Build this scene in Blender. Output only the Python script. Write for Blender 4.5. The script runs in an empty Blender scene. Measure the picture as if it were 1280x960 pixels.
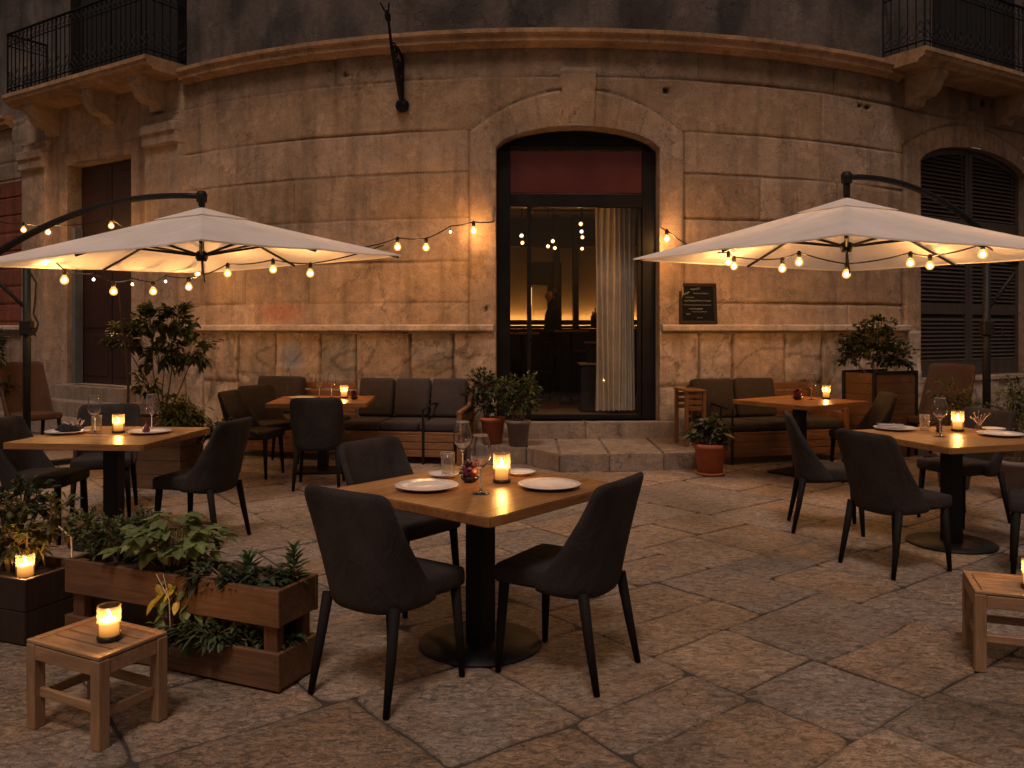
import bpy, bmesh, math, random
from mathutils import Vector, Matrix, noise
from math import sin, cos, pi, radians as RD, sqrt, atan2

random.seed(7)
sc = bpy.context.scene
COL = sc.collection
F = 1052.0          # focal length in photo pixels (1280 wide)
EYE = 1.5           # eye height
HOR = 410.0         # horizon row

# ------------------------------------------------------------------ helpers
def G(px, py, z=0.0):
    """point of height z seen at photo pixel"""
    d = (EYE - z) * F / (py - HOR)
    return Vector(((px - 640) / F * d, d, z))
def W(px, py, d):
    return Vector(((px - 640) / F * d, d, EYE + (HOR - py) / F * d))

def tag(o, label=None, cat=None, group=None, kind=None):
    if label: o['label'] = label
    if cat: o['category'] = cat
    if group: o['group'] = group
    if kind: o['kind'] = kind
    return o
def empty(name, loc=(0, 0, 0), rz=0.0, label=None, cat=None, group=None):
    o = bpy.data.objects.new(name, None)
    o.empty_display_size = 0.1
    COL.objects.link(o)
    o.location = loc
    o.rotation_euler = (0, 0, rz)
    return tag(o, label, cat, group)
def obj(name, bm, mat, parent=None, smooth=False, loc=None, rz=None):
    me = bpy.data.meshes.new(name)
    bmesh.ops.recalc_face_normals(bm, faces=bm.faces) if len(bm.faces) < 60000 else None
    bm.to_mesh(me); bm.free()
    mats = mat if isinstance(mat, (list, tuple)) else [mat]
    for m in mats: me.materials.append(m)
    if smooth:
        me.polygons.foreach_set('use_smooth', [True] * len(me.polygons))
    o = bpy.data.objects.new(name, me)
    COL.objects.link(o)
    if parent: o.parent = parent
    if loc is not None: o.location = loc
    if rz is not None: o.rotation_euler = (0, 0, rz)
    return o
def copy_tree(o, parent=None):
    c = o.copy(); COL.objects.link(c)
    if parent: c.parent = parent
    for ch in list(o.children): copy_tree(ch, c)
    return c
def BM(): return bmesh.new()

def box(bm, c, s, bev=0.0, rot=None, seg=1):
    r = bmesh.ops.create_cube(bm, size=1.0)
    vs = r['verts']
    for v in vs: v.co = Vector((v.co.x * s[0], v.co.y * s[1], v.co.z * s[2]))
    if bev > 0:
        es = list({e for v in vs for e in v.link_edges})
        rr = bmesh.ops.bevel(bm, geom=es, offset=bev, segments=seg, affect='EDGES', profile=0.5)
        vs = list(set(rr['verts']) | {v for v in vs if v.is_valid})
    M = Matrix.Translation(Vector(c))
    if rot is not None:
        M = M @ (rot if isinstance(rot, Matrix) else Matrix.Rotation(rot, 4, 'Z'))
    for v in vs: v.co = M @ v.co
    return vs
def bar(bm, a, b, w, h, bev=0.0):
    """box beam between two points"""
    a = Vector(a); b = Vector(b); d = b - a
    q = d.to_track_quat('X', 'Z').to_matrix().to_4x4()
    return box(bm, (a + b) / 2, (d.length, w, h), bev, q)
def tube(bm, pts, r, seg=8, cap=True):
    pts = [Vector(p) for p in pts]
    n = len(pts)
    rr = r if isinstance(r, (list, tuple)) else [r] * n
    rings = []
    up = Vector((0, 0, 1))
    t0 = (pts[1] - pts[0]).normalized()
    side = t0.cross(up)
    if side.length < 1e-3: side = Vector((1, 0, 0))
    side.normalize()
    for i, p in enumerate(pts):
        t = (pts[min(i + 1, n - 1)] - pts[max(i - 1, 0)])
        if t.length < 1e-9: t = t0
        t.normalize()
        side = (side - t * side.dot(t))
        if side.length < 1e-6: side = Vector((1, 0, 0))
        side.normalize()
        u = t.cross(side)
        rings.append([bm.verts.new(p + (side * cos(2 * pi * k / seg) + u * sin(2 * pi * k / seg)) * rr[i]) for k in range(seg)])
    for i in range(n - 1):
        for k in range(seg):
            bm.faces.new((rings[i][k], rings[i][(k + 1) % seg], rings[i + 1][(k + 1) % seg], rings[i + 1][k]))
    if cap:
        bm.faces.new(rings[0][::-1]); bm.faces.new(rings[-1])
def lathe(bm, prof, seg=24, c=(0, 0, 0), ruffle=None):
    c = Vector(c); rings = []
    for (r, z) in prof:
        if r < 1e-5: rings.append([bm.verts.new(c + Vector((0, 0, z)))])
        else: rings.append([bm.verts.new(c + Vector((r * cos(2 * pi * k / seg), r * sin(2 * pi * k / seg), z))) for k in range(seg)])
    for a, b in zip(rings[:-1], rings[1:]):
        for k in range(seg):
            k2 = (k + 1) % seg
            if len(a) == 1 and len(b) == 1: continue
            if len(a) == 1: bm.faces.new((a[0], b[k], b[k2]))
            elif len(b) == 1: bm.faces.new((a[k], a[k2], b[0]))
            else: bm.faces.new((a[k], a[k2], b[k2], b[k]))
def prism(bm, poly, z0, z1):
    lo = [bm.verts.new((p[0], p[1], z0)) for p in poly]
    hi = [bm.verts.new((p[0], p[1], z1)) for p in poly]
    n = len(poly)
    bm.faces.new(hi); bm.faces.new(lo[::-1])
    for i in range(n): bm.faces.new((lo[i], lo[(i + 1) % n], hi[(i + 1) % n], hi[i]))
def nz(x, y, z=0.0): return noise.noise(Vector((x, y, z)))
def sm(x): x = max(0.0, min(1.0, x)); return x * x * (3 - 2 * x)

# ------------------------------------------------------------------ materials
class MB:
    def __init__(s, name):
        s.m = bpy.data.materials.new(name); s.m.use_nodes = True
        s.nt = s.m.node_tree; s.nt.nodes.clear()
        s.out = s.nt.nodes.new('ShaderNodeOutputMaterial')
    def n(s, t, **kw):
        nd = s.nt.nodes.new(t)
        for k, v in kw.items():
            if k.startswith('i_'):
                key = k[2:]
                key = int(key) if key.isdigit() else key.replace('_', ' ')
                nd.inputs[key].default_value = v
            else: setattr(nd, k, v)
        return nd
    def l(s, a, b): s.nt.links.new(a, b)
    def noise(s, vec, scale, detail=5, rough=0.55, dist=0.0):
        nd = s.n('ShaderNodeTexNoise'); nd.inputs['Scale'].default_value = scale
        nd.inputs['Detail'].default_value = detail; nd.inputs['Roughness'].default_value = rough
        nd.inputs['Distortion'].default_value = dist
        if vec is not None: s.l(vec, nd.inputs['Vector'])
        return nd.outputs['Fac']
    def ramp(s, fac, a, b, va, vb):
        nd = s.n('ShaderNodeMapRange'); nd.clamp = True
        s.l(fac, nd.inputs['Value'])
        for k, v in zip(('From Min', 'From Max', 'To Min', 'To Max'), (a, b, va, vb)): nd.inputs[k].default_value = v
        return nd.outputs['Result']
    def math(s, op, a, b):
        nd = s.n('ShaderNodeMath', operation=op)
        for i, x in enumerate((a, b)):
            if isinstance(x, (int, float)): nd.inputs[i].default_value = x
            else: s.l(x, nd.inputs[i])
        return nd.outputs[0]
    def mulcol(s, col, fac):
        nd = s.n('ShaderNodeVectorMath', operation='SCALE')
        if isinstance(col, tuple): nd.inputs[0].default_value = col[:3]
        else: s.l(col, nd.inputs[0])
        s.l(fac, nd.inputs['Scale'])
        return nd.outputs[0]
    def mix(s, fac, a, b):
        nd = s.n('ShaderNodeMix', data_type='RGBA')
        if isinstance(fac, (int, float)): nd.inputs[0].default_value = fac
        else: s.l(fac, nd.inputs[0])
        for i, x in ((6, a), (7, b)):
            if isinstance(x, tuple): nd.inputs[i].default_value = (x + (1,))[:4]
            else: s.l(x, nd.inputs[i])
        return nd.outputs[2]
    def bump(s, h, dist, strength=1.0, nrm=None):
        nd = s.n('ShaderNodeBump'); nd.inputs['Distance'].default_value = dist; nd.inputs['Strength'].default_value = strength
        s.l(h, nd.inputs['Height'])
        if nrm is not None: s.l(nrm, nd.inputs['Normal'])
        return nd.outputs[0]
    def pbr(s, col, rough=0.6, metal=0.0, nrm=None, spec=0.5, sheen=0.0, **kw):
        p = s.n('ShaderNodeBsdfPrincipled')
        if isinstance(col, tuple): p.inputs['Base Color'].default_value = (col + (1,))[:4]
        else: s.l(col, p.inputs['Base Color'])
        if isinstance(rough, (int, float)): p.inputs['Roughness'].default_value = rough
        else: s.l(rough, p.inputs['Roughness'])
        p.inputs['Metallic'].default_value = metal
        p.inputs['Specular IOR Level'].default_value = spec
        p.inputs['Sheen Weight'].default_value = sheen
        if nrm is not None: s.l(nrm, p.inputs['Normal'])
        s.p = p
        s.l(p.outputs[0], s.out.inputs[0])
        return p
def obco(b): return b.n('ShaderNodeTexCoord').outputs['Object']
def mapping(b, vec, scale=(1, 1, 1)):
    nd = b.n('ShaderNodeMapping'); nd.inputs['Scale'].default_value = scale
    b.l(vec, nd.inputs['Vector']); return nd.outputs[0]

def m_attr_stone(name, rough=0.9, speck=1.0, bumpd=0.012, streak=False):
    b = MB(name); v = obco(b)
    at = b.n('ShaderNodeAttribute', attribute_name='tint').outputs['Color']
    n1 = b.ramp(b.noise(v, 0.9, 9, 0.62, 0.6), 0.3, 0.7, 0.72, 1.25)
    n2 = b.ramp(b.noise(v, 9, 8, 0.65, 0.8), 0.3, 0.72, 0.78, 1.18)
    n3 = b.ramp(b.noise(v, 70, 4, 0.7), 0.3, 0.7, 1 - 0.25 * speck, 1 + 0.22 * speck)
    pits = b.n('ShaderNodeTexVoronoi'); pits.inputs['Scale'].default_value = 26; b.l(v, pits.inputs['Vector'])
    pm = b.ramp(pits.outputs['Distance'], 0.06, 0.2, 0.55, 1.0)
    f = b.math('MULTIPLY', b.math('MULTIPLY', n1, n2), n3)
    gate = b.ramp(b.noise(v, 2.2, 3), 0.5, 0.6, 0.0, 1.0)
    pmg = b.math('ADD', b.math('MULTIPLY', pm, gate), b.math('SUBTRACT', 1.0, gate))
    f = b.math('MULTIPLY', f, pmg)
    c = b.mulcol(at, f)
    hue = b.ramp(b.noise(v, 1.7, 5, 0.6, 0.4), 0.35, 0.7, 0, 0.5)
    c2 = b.n('ShaderNodeVectorMath', operation='MULTIPLY'); b.l(c, c2.inputs[0]); c2.inputs[1].default_value = (0.86, 1.0, 1.22)
    c = b.mix(hue, c, c2.outputs[0])
    vv = mapping(b, v, (3.2, 3.2, 0.35))
    st = b.ramp(b.noise(vv, 1.6, 6, 0.6), 0.5, 0.72, 1.0, 0.62)
    c = b.mulcol(c, st)
    dn = b.n('ShaderNodeTexNoise'); dn.inputs['Scale'].default_value = 2.2; dn.inputs['Detail'].default_value = 8; dn.inputs['Roughness'].default_value = .65; b.l(v, dn.inputs['Vector'])
    dd = b.n('ShaderNodeVectorMath', operation='ADD'); b.l(v, dd.inputs[0]); b.l(dn.outputs['Color'], dd.inputs[1])
    cv = b.n('ShaderNodeTexVoronoi', feature='DISTANCE_TO_EDGE'); cv.inputs['Scale'].default_value = 1.3; b.l(dd.outputs[0], cv.inputs['Vector'])
    cg = b.ramp(b.noise(v, 0.8, 3), 0.5, 0.56, 0.0, 1.0)
    ck = b.ramp(cv.outputs['Distance'], 0.0, 0.010, 0.5, 0.0)
    ck = b.math('SUBTRACT', 1.0, b.math('MULTIPLY', ck, cg))
    c = b.mulcol(c, ck)
    pl = b.ramp(b.noise(v, 3.1, 9, 0.7, 0.3), 0.53, 0.57, 0.0, 1.0)
    c = b.mulcol(c, b.math('ADD', 0.93, b.math('MULTIPLY', pl, 0.16)))
    h = b.math('ADD', b.math('MULTIPLY', b.noise(v, 14, 8, 0.7), 1.0), b.math('MULTIPLY', b.noise(v, 75, 3, 0.6), 0.35))
    h = b.math('ADD', h, b.math('MULTIPLY', pmg, 0.6)); h = b.math('ADD', h, b.math('MULTIPLY', ck, 0.8)); h = b.math('ADD', h, b.math('MULTIPLY', pl, 0.25))
    b.pbr(c, rough, nrm=b.bump(h, bumpd, 0.9), spec=0.25)
    return b.m
def m_floor():
    b = MB('flagstone'); v = obco(b)
    at = b.n('ShaderNodeAttribute', attribute_name='tint').outputs['Color']
    n1 = b.ramp(b.noise(v, 1.1, 6, 0.6, 0.5), 0.3, 0.7, 0.6, 1.3)
    fl = b.noise(mapping(b, v, (1.0, 1.8, 1)), 19, 9, 0.76, 0.9)
    n2 = b.ramp(fl, 0.39, 0.62, 0.45, 1.7)
    vn = b.noise(mapping(b, v, (1.0, 1.7, 1)), 16, 5, 0.62, 1.0); vm = b.math('ABSOLUTE', b.math('SUBTRACT', vn, 0.5), 0)
    n2 = b.math('ADD', n2, b.ramp(vm, 0.0, 0.022, 0.9, 0.0))
    n3 = b.ramp(b.noise(v, 110, 3, 0.7), 0.32, 0.68, 0.75, 1.3)
    f = b.math('MULTIPLY', b.math('MULTIPLY', n1, n2), n3)
    c = b.mulcol(at, f)
    hue = b.ramp(b.noise(v, 2.6, 5, 0.6, 0.8), 0.4, 0.65, 0, 0.55)
    c2 = b.n('ShaderNodeVectorMath', operation='MULTIPLY'); b.l(c, c2.inputs[0]); c2.inputs[1].default_value = (1.2, 0.95, 0.72)
    c = b.mix(hue, c, c2.outputs[0])
    vc = b.n('ShaderNodeTexVoronoi', feature='DISTANCE_TO_EDGE'); vc.inputs['Scale'].default_value = 1.7
    dv = b.n('ShaderNodeVectorMath', operation='ADD'); b.l(v, dv.inputs[0])
    nn = b.n('ShaderNodeTexNoise'); nn.inputs['Scale'].default_value = 3.0; nn.inputs['Detail'].default_value = 6; b.l(v, nn.inputs['Vector'])
    b.l(nn.outputs['Color'], dv.inputs[1]); b.l(dv.outputs[0], vc.inputs['Vector'])
    cr = b.ramp(vc.outputs['Distance'], 0.0, 0.012, 0.55, 1.0)
    c = b.mulcol(c, cr)
    h = b.math('ADD', b.math('MULTIPLY', fl, 1.0), b.math('MULTIPLY', b.noise(v, 5, 5, 0.6), 0.9))
    h = b.math('ADD', h, b.math('MULTIPLY', cr, 0.5))
    h = b.math('ADD', h, b.math('MULTIPLY', b.noise(v, 120, 3), 0.25))
    ro = b.ramp(fl, 0.35, 0.65, 0.62, 0.36)
    b.pbr(c, ro, nrm=b.bump(h, 0.019, 0.9), spec=0.45)
    return b.m
def m_simple(name, col, rough=0.6, metal=0.0, spec=0.5, var=0.15, scale=12, bumpd=0.0, sheen=0.0):
    b = MB(name); v = obco(b)
    n = b.noise(v, scale, 6, 0.6)
    c = b.mulcol(col, b.ramp(n, 0.3, 0.7, 1 - var, 1 + var))
    nr = b.bump(b.noise(v, scale * 5, 4), bumpd, 0.8) if bumpd else None
    b.pbr(c, b.ramp(n, 0.3, 0.7, max(0.05, rough - 0.08), min(1, rough + 0.08)), metal, nr, spec, sheen)
    return b.m
def m_wood(name, col, col2, rough=0.45, axis='X', plank=0.0, gs=1.0, spec=0.4):
    b = MB(name); v = obco(b)
    s = {'X': (1.2, 14, 14), 'Y': (14, 1.2, 14), 'Z': (14, 14, 1.2)}[axis]
    g = b.noise(mapping(b, v, s), 2.2 * gs, 8, 0.65, 1.2)
    fine = b.noise(mapping(b, v, tuple(x * 5 for x in s)), 3.0, 4, 0.7)
    c = b.mix(b.ramp(g, 0.35, 0.68, 0, 1), col, col2)
    c = b.mulcol(c, b.ramp(fine, 0.3, 0.7, 0.8, 1.15))
    big = b.ramp(b.noise(v, 3, 3), 0.3, 0.7, 0.82, 1.15)
    c = b.mulcol(c, big)
    h = b.math('ADD', g, b.math('MULTIPLY', fine, 0.6))
    if plank > 0:
        sx = b.n('ShaderNodeSeparateXYZ'); b.l(v, sx.inputs[0])
        o = sx.outputs['Y' if axis == 'X' else 'X']
        q = b.math('DIVIDE', o, plank)
        fr = b.n('ShaderNodeMath', operation='FRACT'); b.l(q, fr.inputs[0])
        e = b.math('ABSOLUTE', b.math('SUBTRACT', fr.outputs[0], 0.5), 0)
        line = b.ramp(e, 0.485, 0.5, 1.0, 0.45)
        fl = b.n('ShaderNodeMath', operation='FLOOR'); b.l(q, fl.inputs[0])
        wn = b.n('ShaderNodeTexWhiteNoise', noise_dimensions='1D'); b.l(fl.outputs[0], wn.inputs['W'])
        c = b.mulcol(c, b.ramp(wn.outputs['Value'], 0, 1, 0.78, 1.2))
        c = b.mulcol(c, line)
    b.pbr(c, b.ramp(g, 0.3, 0.7, rough - 0.07, rough + 0.1), 0, b.bump(h, 0.0015, 0.7), spec)
    return b.m
def m_fabric(name, col, scale=420, sheen=0.3, var=0.12):
    b = MB(name); v = obco(b)
    n = b.noise(v, 5, 5, 0.6)
    w = b.noise(v, scale, 2, 0.5)
    c = b.mulcol(col, b.ramp(n, 0.3, 0.7, 1 - var, 1 + var))
    c = b.mulcol(c, b.ramp(w, 0.3, 0.7, 0.72, 1.28))
    wr = b.noise(mapping(b, v, (1, 1, .45)), 9, 4, 0.55, 1.5)
    b.pbr(c, 0.92, 0, b.bump(b.math('ADD', b.math('MULTIPLY', w, .5), b.math('MULTIPLY', wr, 5.0)), 0.003, 0.8), 0.2, sheen)
    return b.m
def m_canopy():
    b = MB('canopy_fabric'); v = obco(b)
    n = b.noise(v, 2.0, 5, 0.6); w = b.noise(v, 260, 2)
    c = b.mulcol((0.90, 0.855, 0.83), b.math('MULTIPLY', b.ramp(n, 0.3, 0.7, 0.86, 1.04), b.ramp(w, 0.3, 0.7, 0.96, 1.04)))
    d = b.n('ShaderNodeBsdfDiffuse'); t = b.n('ShaderNodeBsdfTranslucent')
    b.l(c, d.inputs[0]); b.l(c, t.inputs[0])
    nr = b.bump(b.math('ADD', b.math('MULTIPLY', n, 9), w), 0.006, 0.6); b.l(nr, d.inputs['Normal'])
    mx = b.n('ShaderNodeMixShader'); mx.inputs[0].default_value = 0.24
    b.l(d.outputs[0], mx.inputs[1]); b.l(t.outputs[0], mx.inputs[2]); b.l(mx.outputs[0], b.out.inputs[0])
    return b.m
def m_leaf(name, gloss=0.45):
    b = MB(name); v = obco(b)
    at = b.n('ShaderNodeAttribute', attribute_name='tint').outputs['Color']
    c = b.mulcol(at, b.ramp(b.noise(v, 40, 3), 0.3, 0.7, 0.75, 1.25))
    p = b.pbr(c, gloss, 0, None, 0.4)
    t = b.n('ShaderNodeBsdfTranslucent'); b.l(c, t.inputs[0])
    mx = b.n('ShaderNodeMixShader'); mx.inputs[0].default_value = 0.3
    b.l(p.outputs[0], mx.inputs[1]); b.l(t.outputs[0], mx.inputs[2]); b.l(mx.outputs[0], b.out.inputs[0])
    return b.m
def m_emit(name, col, s, edge=None, edges=None):
    b = MB(name)
    e = b.n('ShaderNodeEmission'); e.inputs[0].default_value = col + (1,); e.inputs[1].default_value = s
    b.l(e.outputs[0], b.out.inputs[0])
    return b.m
def m_thin_glass(name, tint=(1, 1, 1), g=0.06, rough=0.02, edge=0.5, pw=4.0, tr=.10):
    b = MB(name)
    t = b.n('ShaderNodeBsdfTransparent'); t.inputs[0].default_value = tint + (1,)
    gl = b.n('ShaderNodeBsdfGlossy'); gl.inputs['Roughness'].default_value = rough
    fr = b.n('ShaderNodeLayerWeight'); fr.inputs[0].default_value = 0.5
    f = b.math('ADD', b.math('MULTIPLY', b.math('POWER', fr.outputs['Facing'], pw), edge), 0.022)
    mx = b.n('ShaderNodeMixShader'); b.l(f, mx.inputs[0]); b.l(t.outputs[0], mx.inputs[1]); b.l(gl.outputs[0], mx.inputs[2])
    if g > .05:
        tl = b.n('ShaderNodeBsdfTranslucent'); tl.inputs[0].default_value = (1, .85, .65, 1)
        m2 = b.n('ShaderNodeMixShader'); m2.inputs[0].default_value = tr
        b.l(mx.outputs[0], m2.inputs[1]); b.l(tl.outputs[0], m2.inputs[2]); mx = m2
    b.l(mx.outputs[0], b.out.inputs[0])
    return b.m
def m_globe():
    b = MB('bulb_glass_halo')
    t = b.n('ShaderNodeBsdfTransparent'); t.inputs[0].default_value = (1, .9, .75, 1)
    e = b.n('ShaderNodeEmission'); e.inputs[0].default_value = (1, .50, .13, 1); e.inputs[1].default_value = 2.6  # amber emission painted into the glass stands in for the bulb's halo
    n = b.ramp(b.noise(obco(b), 30, 2), 0.3, 0.7, .30, .50)
    mx = b.n('ShaderNodeMixShader'); b.l(n, mx.inputs[0]); b.l(t.outputs[0], mx.inputs[1]); b.l(e.outputs[0], mx.inputs[2])
    b.l(mx.outputs[0], b.out.inputs[0])
    return b.m
def m_glass(name):
    b = MB(name)
    p = b.pbr((1, 1, 1), 0.01, 0, None, 0.5); p.inputs['Transmission Weight'].default_value = 1.0; p.inputs['IOR'].default_value = 1.45
    return b.m
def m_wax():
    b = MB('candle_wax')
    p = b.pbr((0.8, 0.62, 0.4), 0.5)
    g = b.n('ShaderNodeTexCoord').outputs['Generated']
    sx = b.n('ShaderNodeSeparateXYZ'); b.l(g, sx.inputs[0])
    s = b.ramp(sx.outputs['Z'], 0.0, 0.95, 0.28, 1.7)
    p.inputs['Emission Color'].default_value = (1, 0.47, 0.12, 1); b.l(s, p.inputs['Emission Strength'])  # emission painted into the wax, brightest near the flame, for candlelight shining through
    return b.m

M = {}
M['stone'] = m_attr_stone('weathered_limestone')
M['floor'] = m_floor()
M['joint'] = m_simple('joint_soil', (0.05, 0.040, 0.031), 0.95, scale=40)
M['step'] = m_attr_stone('step_stone', 0.8, 1.2, 0.012)
M['black'] = m_simple('black_metal', (0.010, 0.010, 0.011), 0.55, 0.0, var=0.2, spec=.25)
M['iron'] = m_simple('wrought_iron', (0.012, 0.013, 0.016), 0.6, 0.7, var=0.4, scale=30)
M['blackwood'] = m_simple('black_stained_wood', (0.012, 0.010, 0.010), 0.7, var=0.25, spec=.12)
M['frame'] = m_simple('dark_door_frame', (0.007, 0.006, 0.006), 0.5, var=0.3, scale=6, spec=.2)
M['fabric'] = m_fabric('charcoal_upholstery', (0.034, 0.028, 0.0275), 300, 0.0, 0.3)
M['fabric2'] = m_fabric('grey_cushion_fabric', (0.045, 0.037, 0.037), 420, 0.05)
M['leather'] = m_fabric('brown_upholstery', (0.07, 0.038, 0.025), 200, 0.0)
M['table'] = m_wood('oak_table_top', (0.42, 0.195, 0.068), (0.24, 0.10, 0.035), 0.33, 'X', 0.16, spec=0.5)
M['wood'] = m_wood('oiled_bench_wood', (0.26, 0.12, 0.05), (0.15, 0.065, 0.028), 0.5, 'X')
M['woodz'] = m_wood('oiled_post_wood', (0.26, 0.12, 0.05), (0.15, 0.065, 0.028), 0.5, 'Z')
M['stool'] = m_wood('pale_stool_wood', (0.36, 0.22, 0.12), (0.24, 0.13, 0.065), 0.5, 'X')
M['stoolz'] = m_wood('pale_stool_leg_wood', (0.33, 0.20, 0.11), (0.22, 0.12, 0.06), 0.55, 'Z')
M['crate'] = m_wood('rough_planter_wood', (0.15, 0.075, 0.036), (0.08, 0.038, 0.019), 0.62, 'X')
M['cratez'] = m_wood('rough_planter_post', (0.12, 0.052, 0.025), (0.06, 0.026, 0.014), 0.62, 'Z')
M['darkbox'] = m_wood('dark_planter_wood', (0.032, 0.017, 0.012), (0.016, 0.009, 0.007), 0.55, 'Z')
M['soil'] = m_simple('soil', (0.022, 0.014, 0.010), 0.95, scale=30, bumpd=0.01)
M['canopy'] = m_canopy()
M['leaf'] = m_leaf('leaf')
M['stem'] = m_simple('stem', (0.10, 0.065, 0.035), 0.7, var=0.3, scale=30)
M['terra'] = m_simple('terracotta', (0.36, 0.105, 0.045), 0.75, var=0.2, scale=9, bumpd=0.002)
M['greypot'] = m_simple('grey_clay', (0.16, 0.13, 0.12), 0.8, var=0.2, scale=9, bumpd=0.002)
M['china'] = m_simple('white_china', (0.72, 0.68, 0.66), 0.16, var=0.02)
M['glass'] = m_thin_glass('drinking_glass', (.98, .97, .95), .06, .03, .9, 2.2, .06)
M['thin'] = m_thin_glass('candle_glass', (1.0, 0.93, 0.82), tr=.055)
M['realglass'] = m_glass('wine_glass_crystal')
M['edge_glint'] = m_simple('painted_edge_glint', (.62, .60, .56), .12, spec=1.0, var=.02)  # pale opaque rings and stem sleeves paint the bright highlights on the glasses
M['pane'] = m_thin_glass('window_glass', (0.88, 0.88, 0.86), 0.02)
M['bulb'] = m_globe(); M['filament'] = m_emit('lit_filament', (1.0, 0.52, 0.18), 1080)
M['bulb_small'] = m_emit('lit_small_bulb', (1.0, 0.62, 0.28), 18)
M['bulb_in'] = m_emit('lit_room_bulb', (1.0, 0.50, 0.15), 420)
M['flame'] = m_emit('flame', (1.0, 0.51, 0.15), 1300)
M['wax'] = m_wax()
M['redpanel'] = m_simple('dark_red_panel', (0.075, 0.009, 0.008), 0.4, var=0.2, scale=3)
M['reddoor'] = m_wood('dark_red_door_wood', (0.034, 0.011, 0.008), (0.016, 0.006, 0.005), 0.5, 'Z')
M['shutter'] = m_wood('dark_shutter_wood', (0.060, 0.043, 0.036), (0.036, 0.027, 0.024), 0.55, 'Z')
M['bluegrey'] = m_simple('blue_grey_paint', (0.085, 0.095, 0.11), 0.6, var=0.3, scale=4)
M['void'] = m_simple('dark_room', (0.006, 0.006, 0.007), 0.9)
M['roomwall'] = m_simple('brown_room_wall', (0.24, 0.145, 0.075), 0.75, var=0.12, scale=2)
M['roomfloor'] = m_wood('room_floor_wood', (0.26, 0.15, 0.07), (0.16, 0.09, 0.045), 0.35, 'X', 0.15)
M['roomdark'] = m_simple('dark_counter', (0.02, 0.014, 0.011), 0.5)
M['ledstrip'] = m_emit('glow_strip', (1.0, 0.56, 0.17), 60)
M['curtain'] = m_fabric('beige_curtain', (0.62, 0.53, 0.44), 200, 0.0)
M['chalkboard'] = m_simple('slate_board', (0.007, 0.006, 0.006), 0.8, spec=.1)
M['chalk'] = m_simple('chalk', (0.20, 0.20, 0.17), 0.9, var=0.4, scale=60)
M['darkwood'] = m_simple('dark_wood_frame', (0.02, 0.009, 0.006), 0.6, spec=.2)
M['purple'] = m_simple('purple_petals', (0.12, 0.012, 0.03), 0.45, var=0.4, scale=40)
M['petal'] = m_simple('pale_petals', (0.42, 0.33, 0.30), 0.6, var=0.2, scale=40)
M['bowl'] = m_simple('dark_glazed_bowl', (0.02, 0.015, 0.015), 0.2)
M['napkin'] = m_fabric('napkin_cloth', (0.42, 0.39, 0.38), 300, 0.1)
M['steel'] = m_simple('cutlery_steel', (0.5, 0.48, 0.45), 0.25, 1.0)
M['skin'] = m_simple('skin', (0.33, 0.17, 0.11), 0.5)
M['cloth'] = m_fabric('black_shirt', (0.02, 0.02, 0.024), 300, 0.1)
M['hair'] = m_simple('dark_hair', (0.012, 0.008, 0.006), 0.5)
M['string'] = m_simple('pale_twine', (0.45, 0.36, 0.27), 0.8)

# ------------------------------------------------------------------ facade curve
CX, CY, R0 = 0.5, 18.98, 8.85
TL, TR = -RD(32.7), RD(30.7)
SL, SR = TL * R0, TR * R0
def wp(s, off=0.0, z=0.0):
    sc_ = max(SL, min(SR, s)); th = sc_ / R0
    n = Vector((sin(th), -cos(th), 0)); t = Vector((cos(th), sin(th), 0))
    p = Vector((CX, CY, 0)) + n * (R0 + off) + t * (s - sc_) * (1 if True else 0)
    p.z = z
    return p
def wang(s): return max(SL, min(SR, s)) / R0
def sp(px, off=0.0):
    k = (px - 640) / F; lo, hi = -14.0, 12.0
    for _ in range(50):
        m = (lo + hi) / 2; p = wp(m, off)
        if p.x / p.y < k: lo = m
        else: hi = m
    return (lo + hi) / 2

DL, DR = sp(620), sp(823)            # central doorway
DC, DH = (DL + DR) / 2, (DR - DL) / 2
LD0, LD1 = sp(88), sp(168)           # left doorway
WR0 = sp(1147); WR1 = WR0 + 2.66     # shuttered window
WC, WH = (WR0 + WR1) / 2, (WR1 - WR0) / 2
UL0, UL1 = sp(92), sp(226)           # balcony doors
UR0, UR1 = sp(1170), sp(1264)
def arch_c(s): return 3.68 + 0.25 * sqrt(max(0, 1 - ((s - DC) / DH) ** 2)) ** 1.3
def arch_r(s): return 3.84 + 0.30 * sqrt(max(0, 1 - ((s - WC) / WH) ** 2)) ** 1.3
OPEN = [(DL, DR, 0.37, arch_c, 3.95), (LD0, LD1, 0.63, lambda s: 4.05, 4.05), (WR0, WR1, 0.80, arch_r, 4.16),
        (UL0, UL1, 5.16, lambda s: 8.0, 8.0), (UR0, UR1, 5.16, lambda s: 8.0, 8.0)]
ZJ = [1.81, 2.31, 2.84, 3.39, 3.90, 4.53]
PL = [(sp(190), sp(232)), (sp(36), sp(66))]      # pilasters
REDS = sp(33)
rj = random.Random(11)
VJ = []   # vertical joints (s, z0, z1)
zz = [1.52] + ZJ + [4.88]
for a, b_ in zip(zz[:-1], zz[1:]):
    s = -5.0 + rj.random() * 0.8
    while s < 8:
        if rj.random() < .24 and not (DL - 0.45 < s < DR + 0.45) and not (WR0 - 0.4 < s < WR1 + 0.4):
            VJ.append((s, a, b_))
        s += 0.75 + rj.random() * 1.1
BJ = []
s = REDS + 0.5
while s < 10:
    if not (DL - 0.12 < s < DR + 0.12): BJ.append(s + rj.uniform(-0.05, 0.05))
    s += 0.42 + rj.random() * 0.3
def groove(x, w, d):
    a = abs(x)
    return 0 if a > w else -d * sm(1 - a / w)
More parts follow.
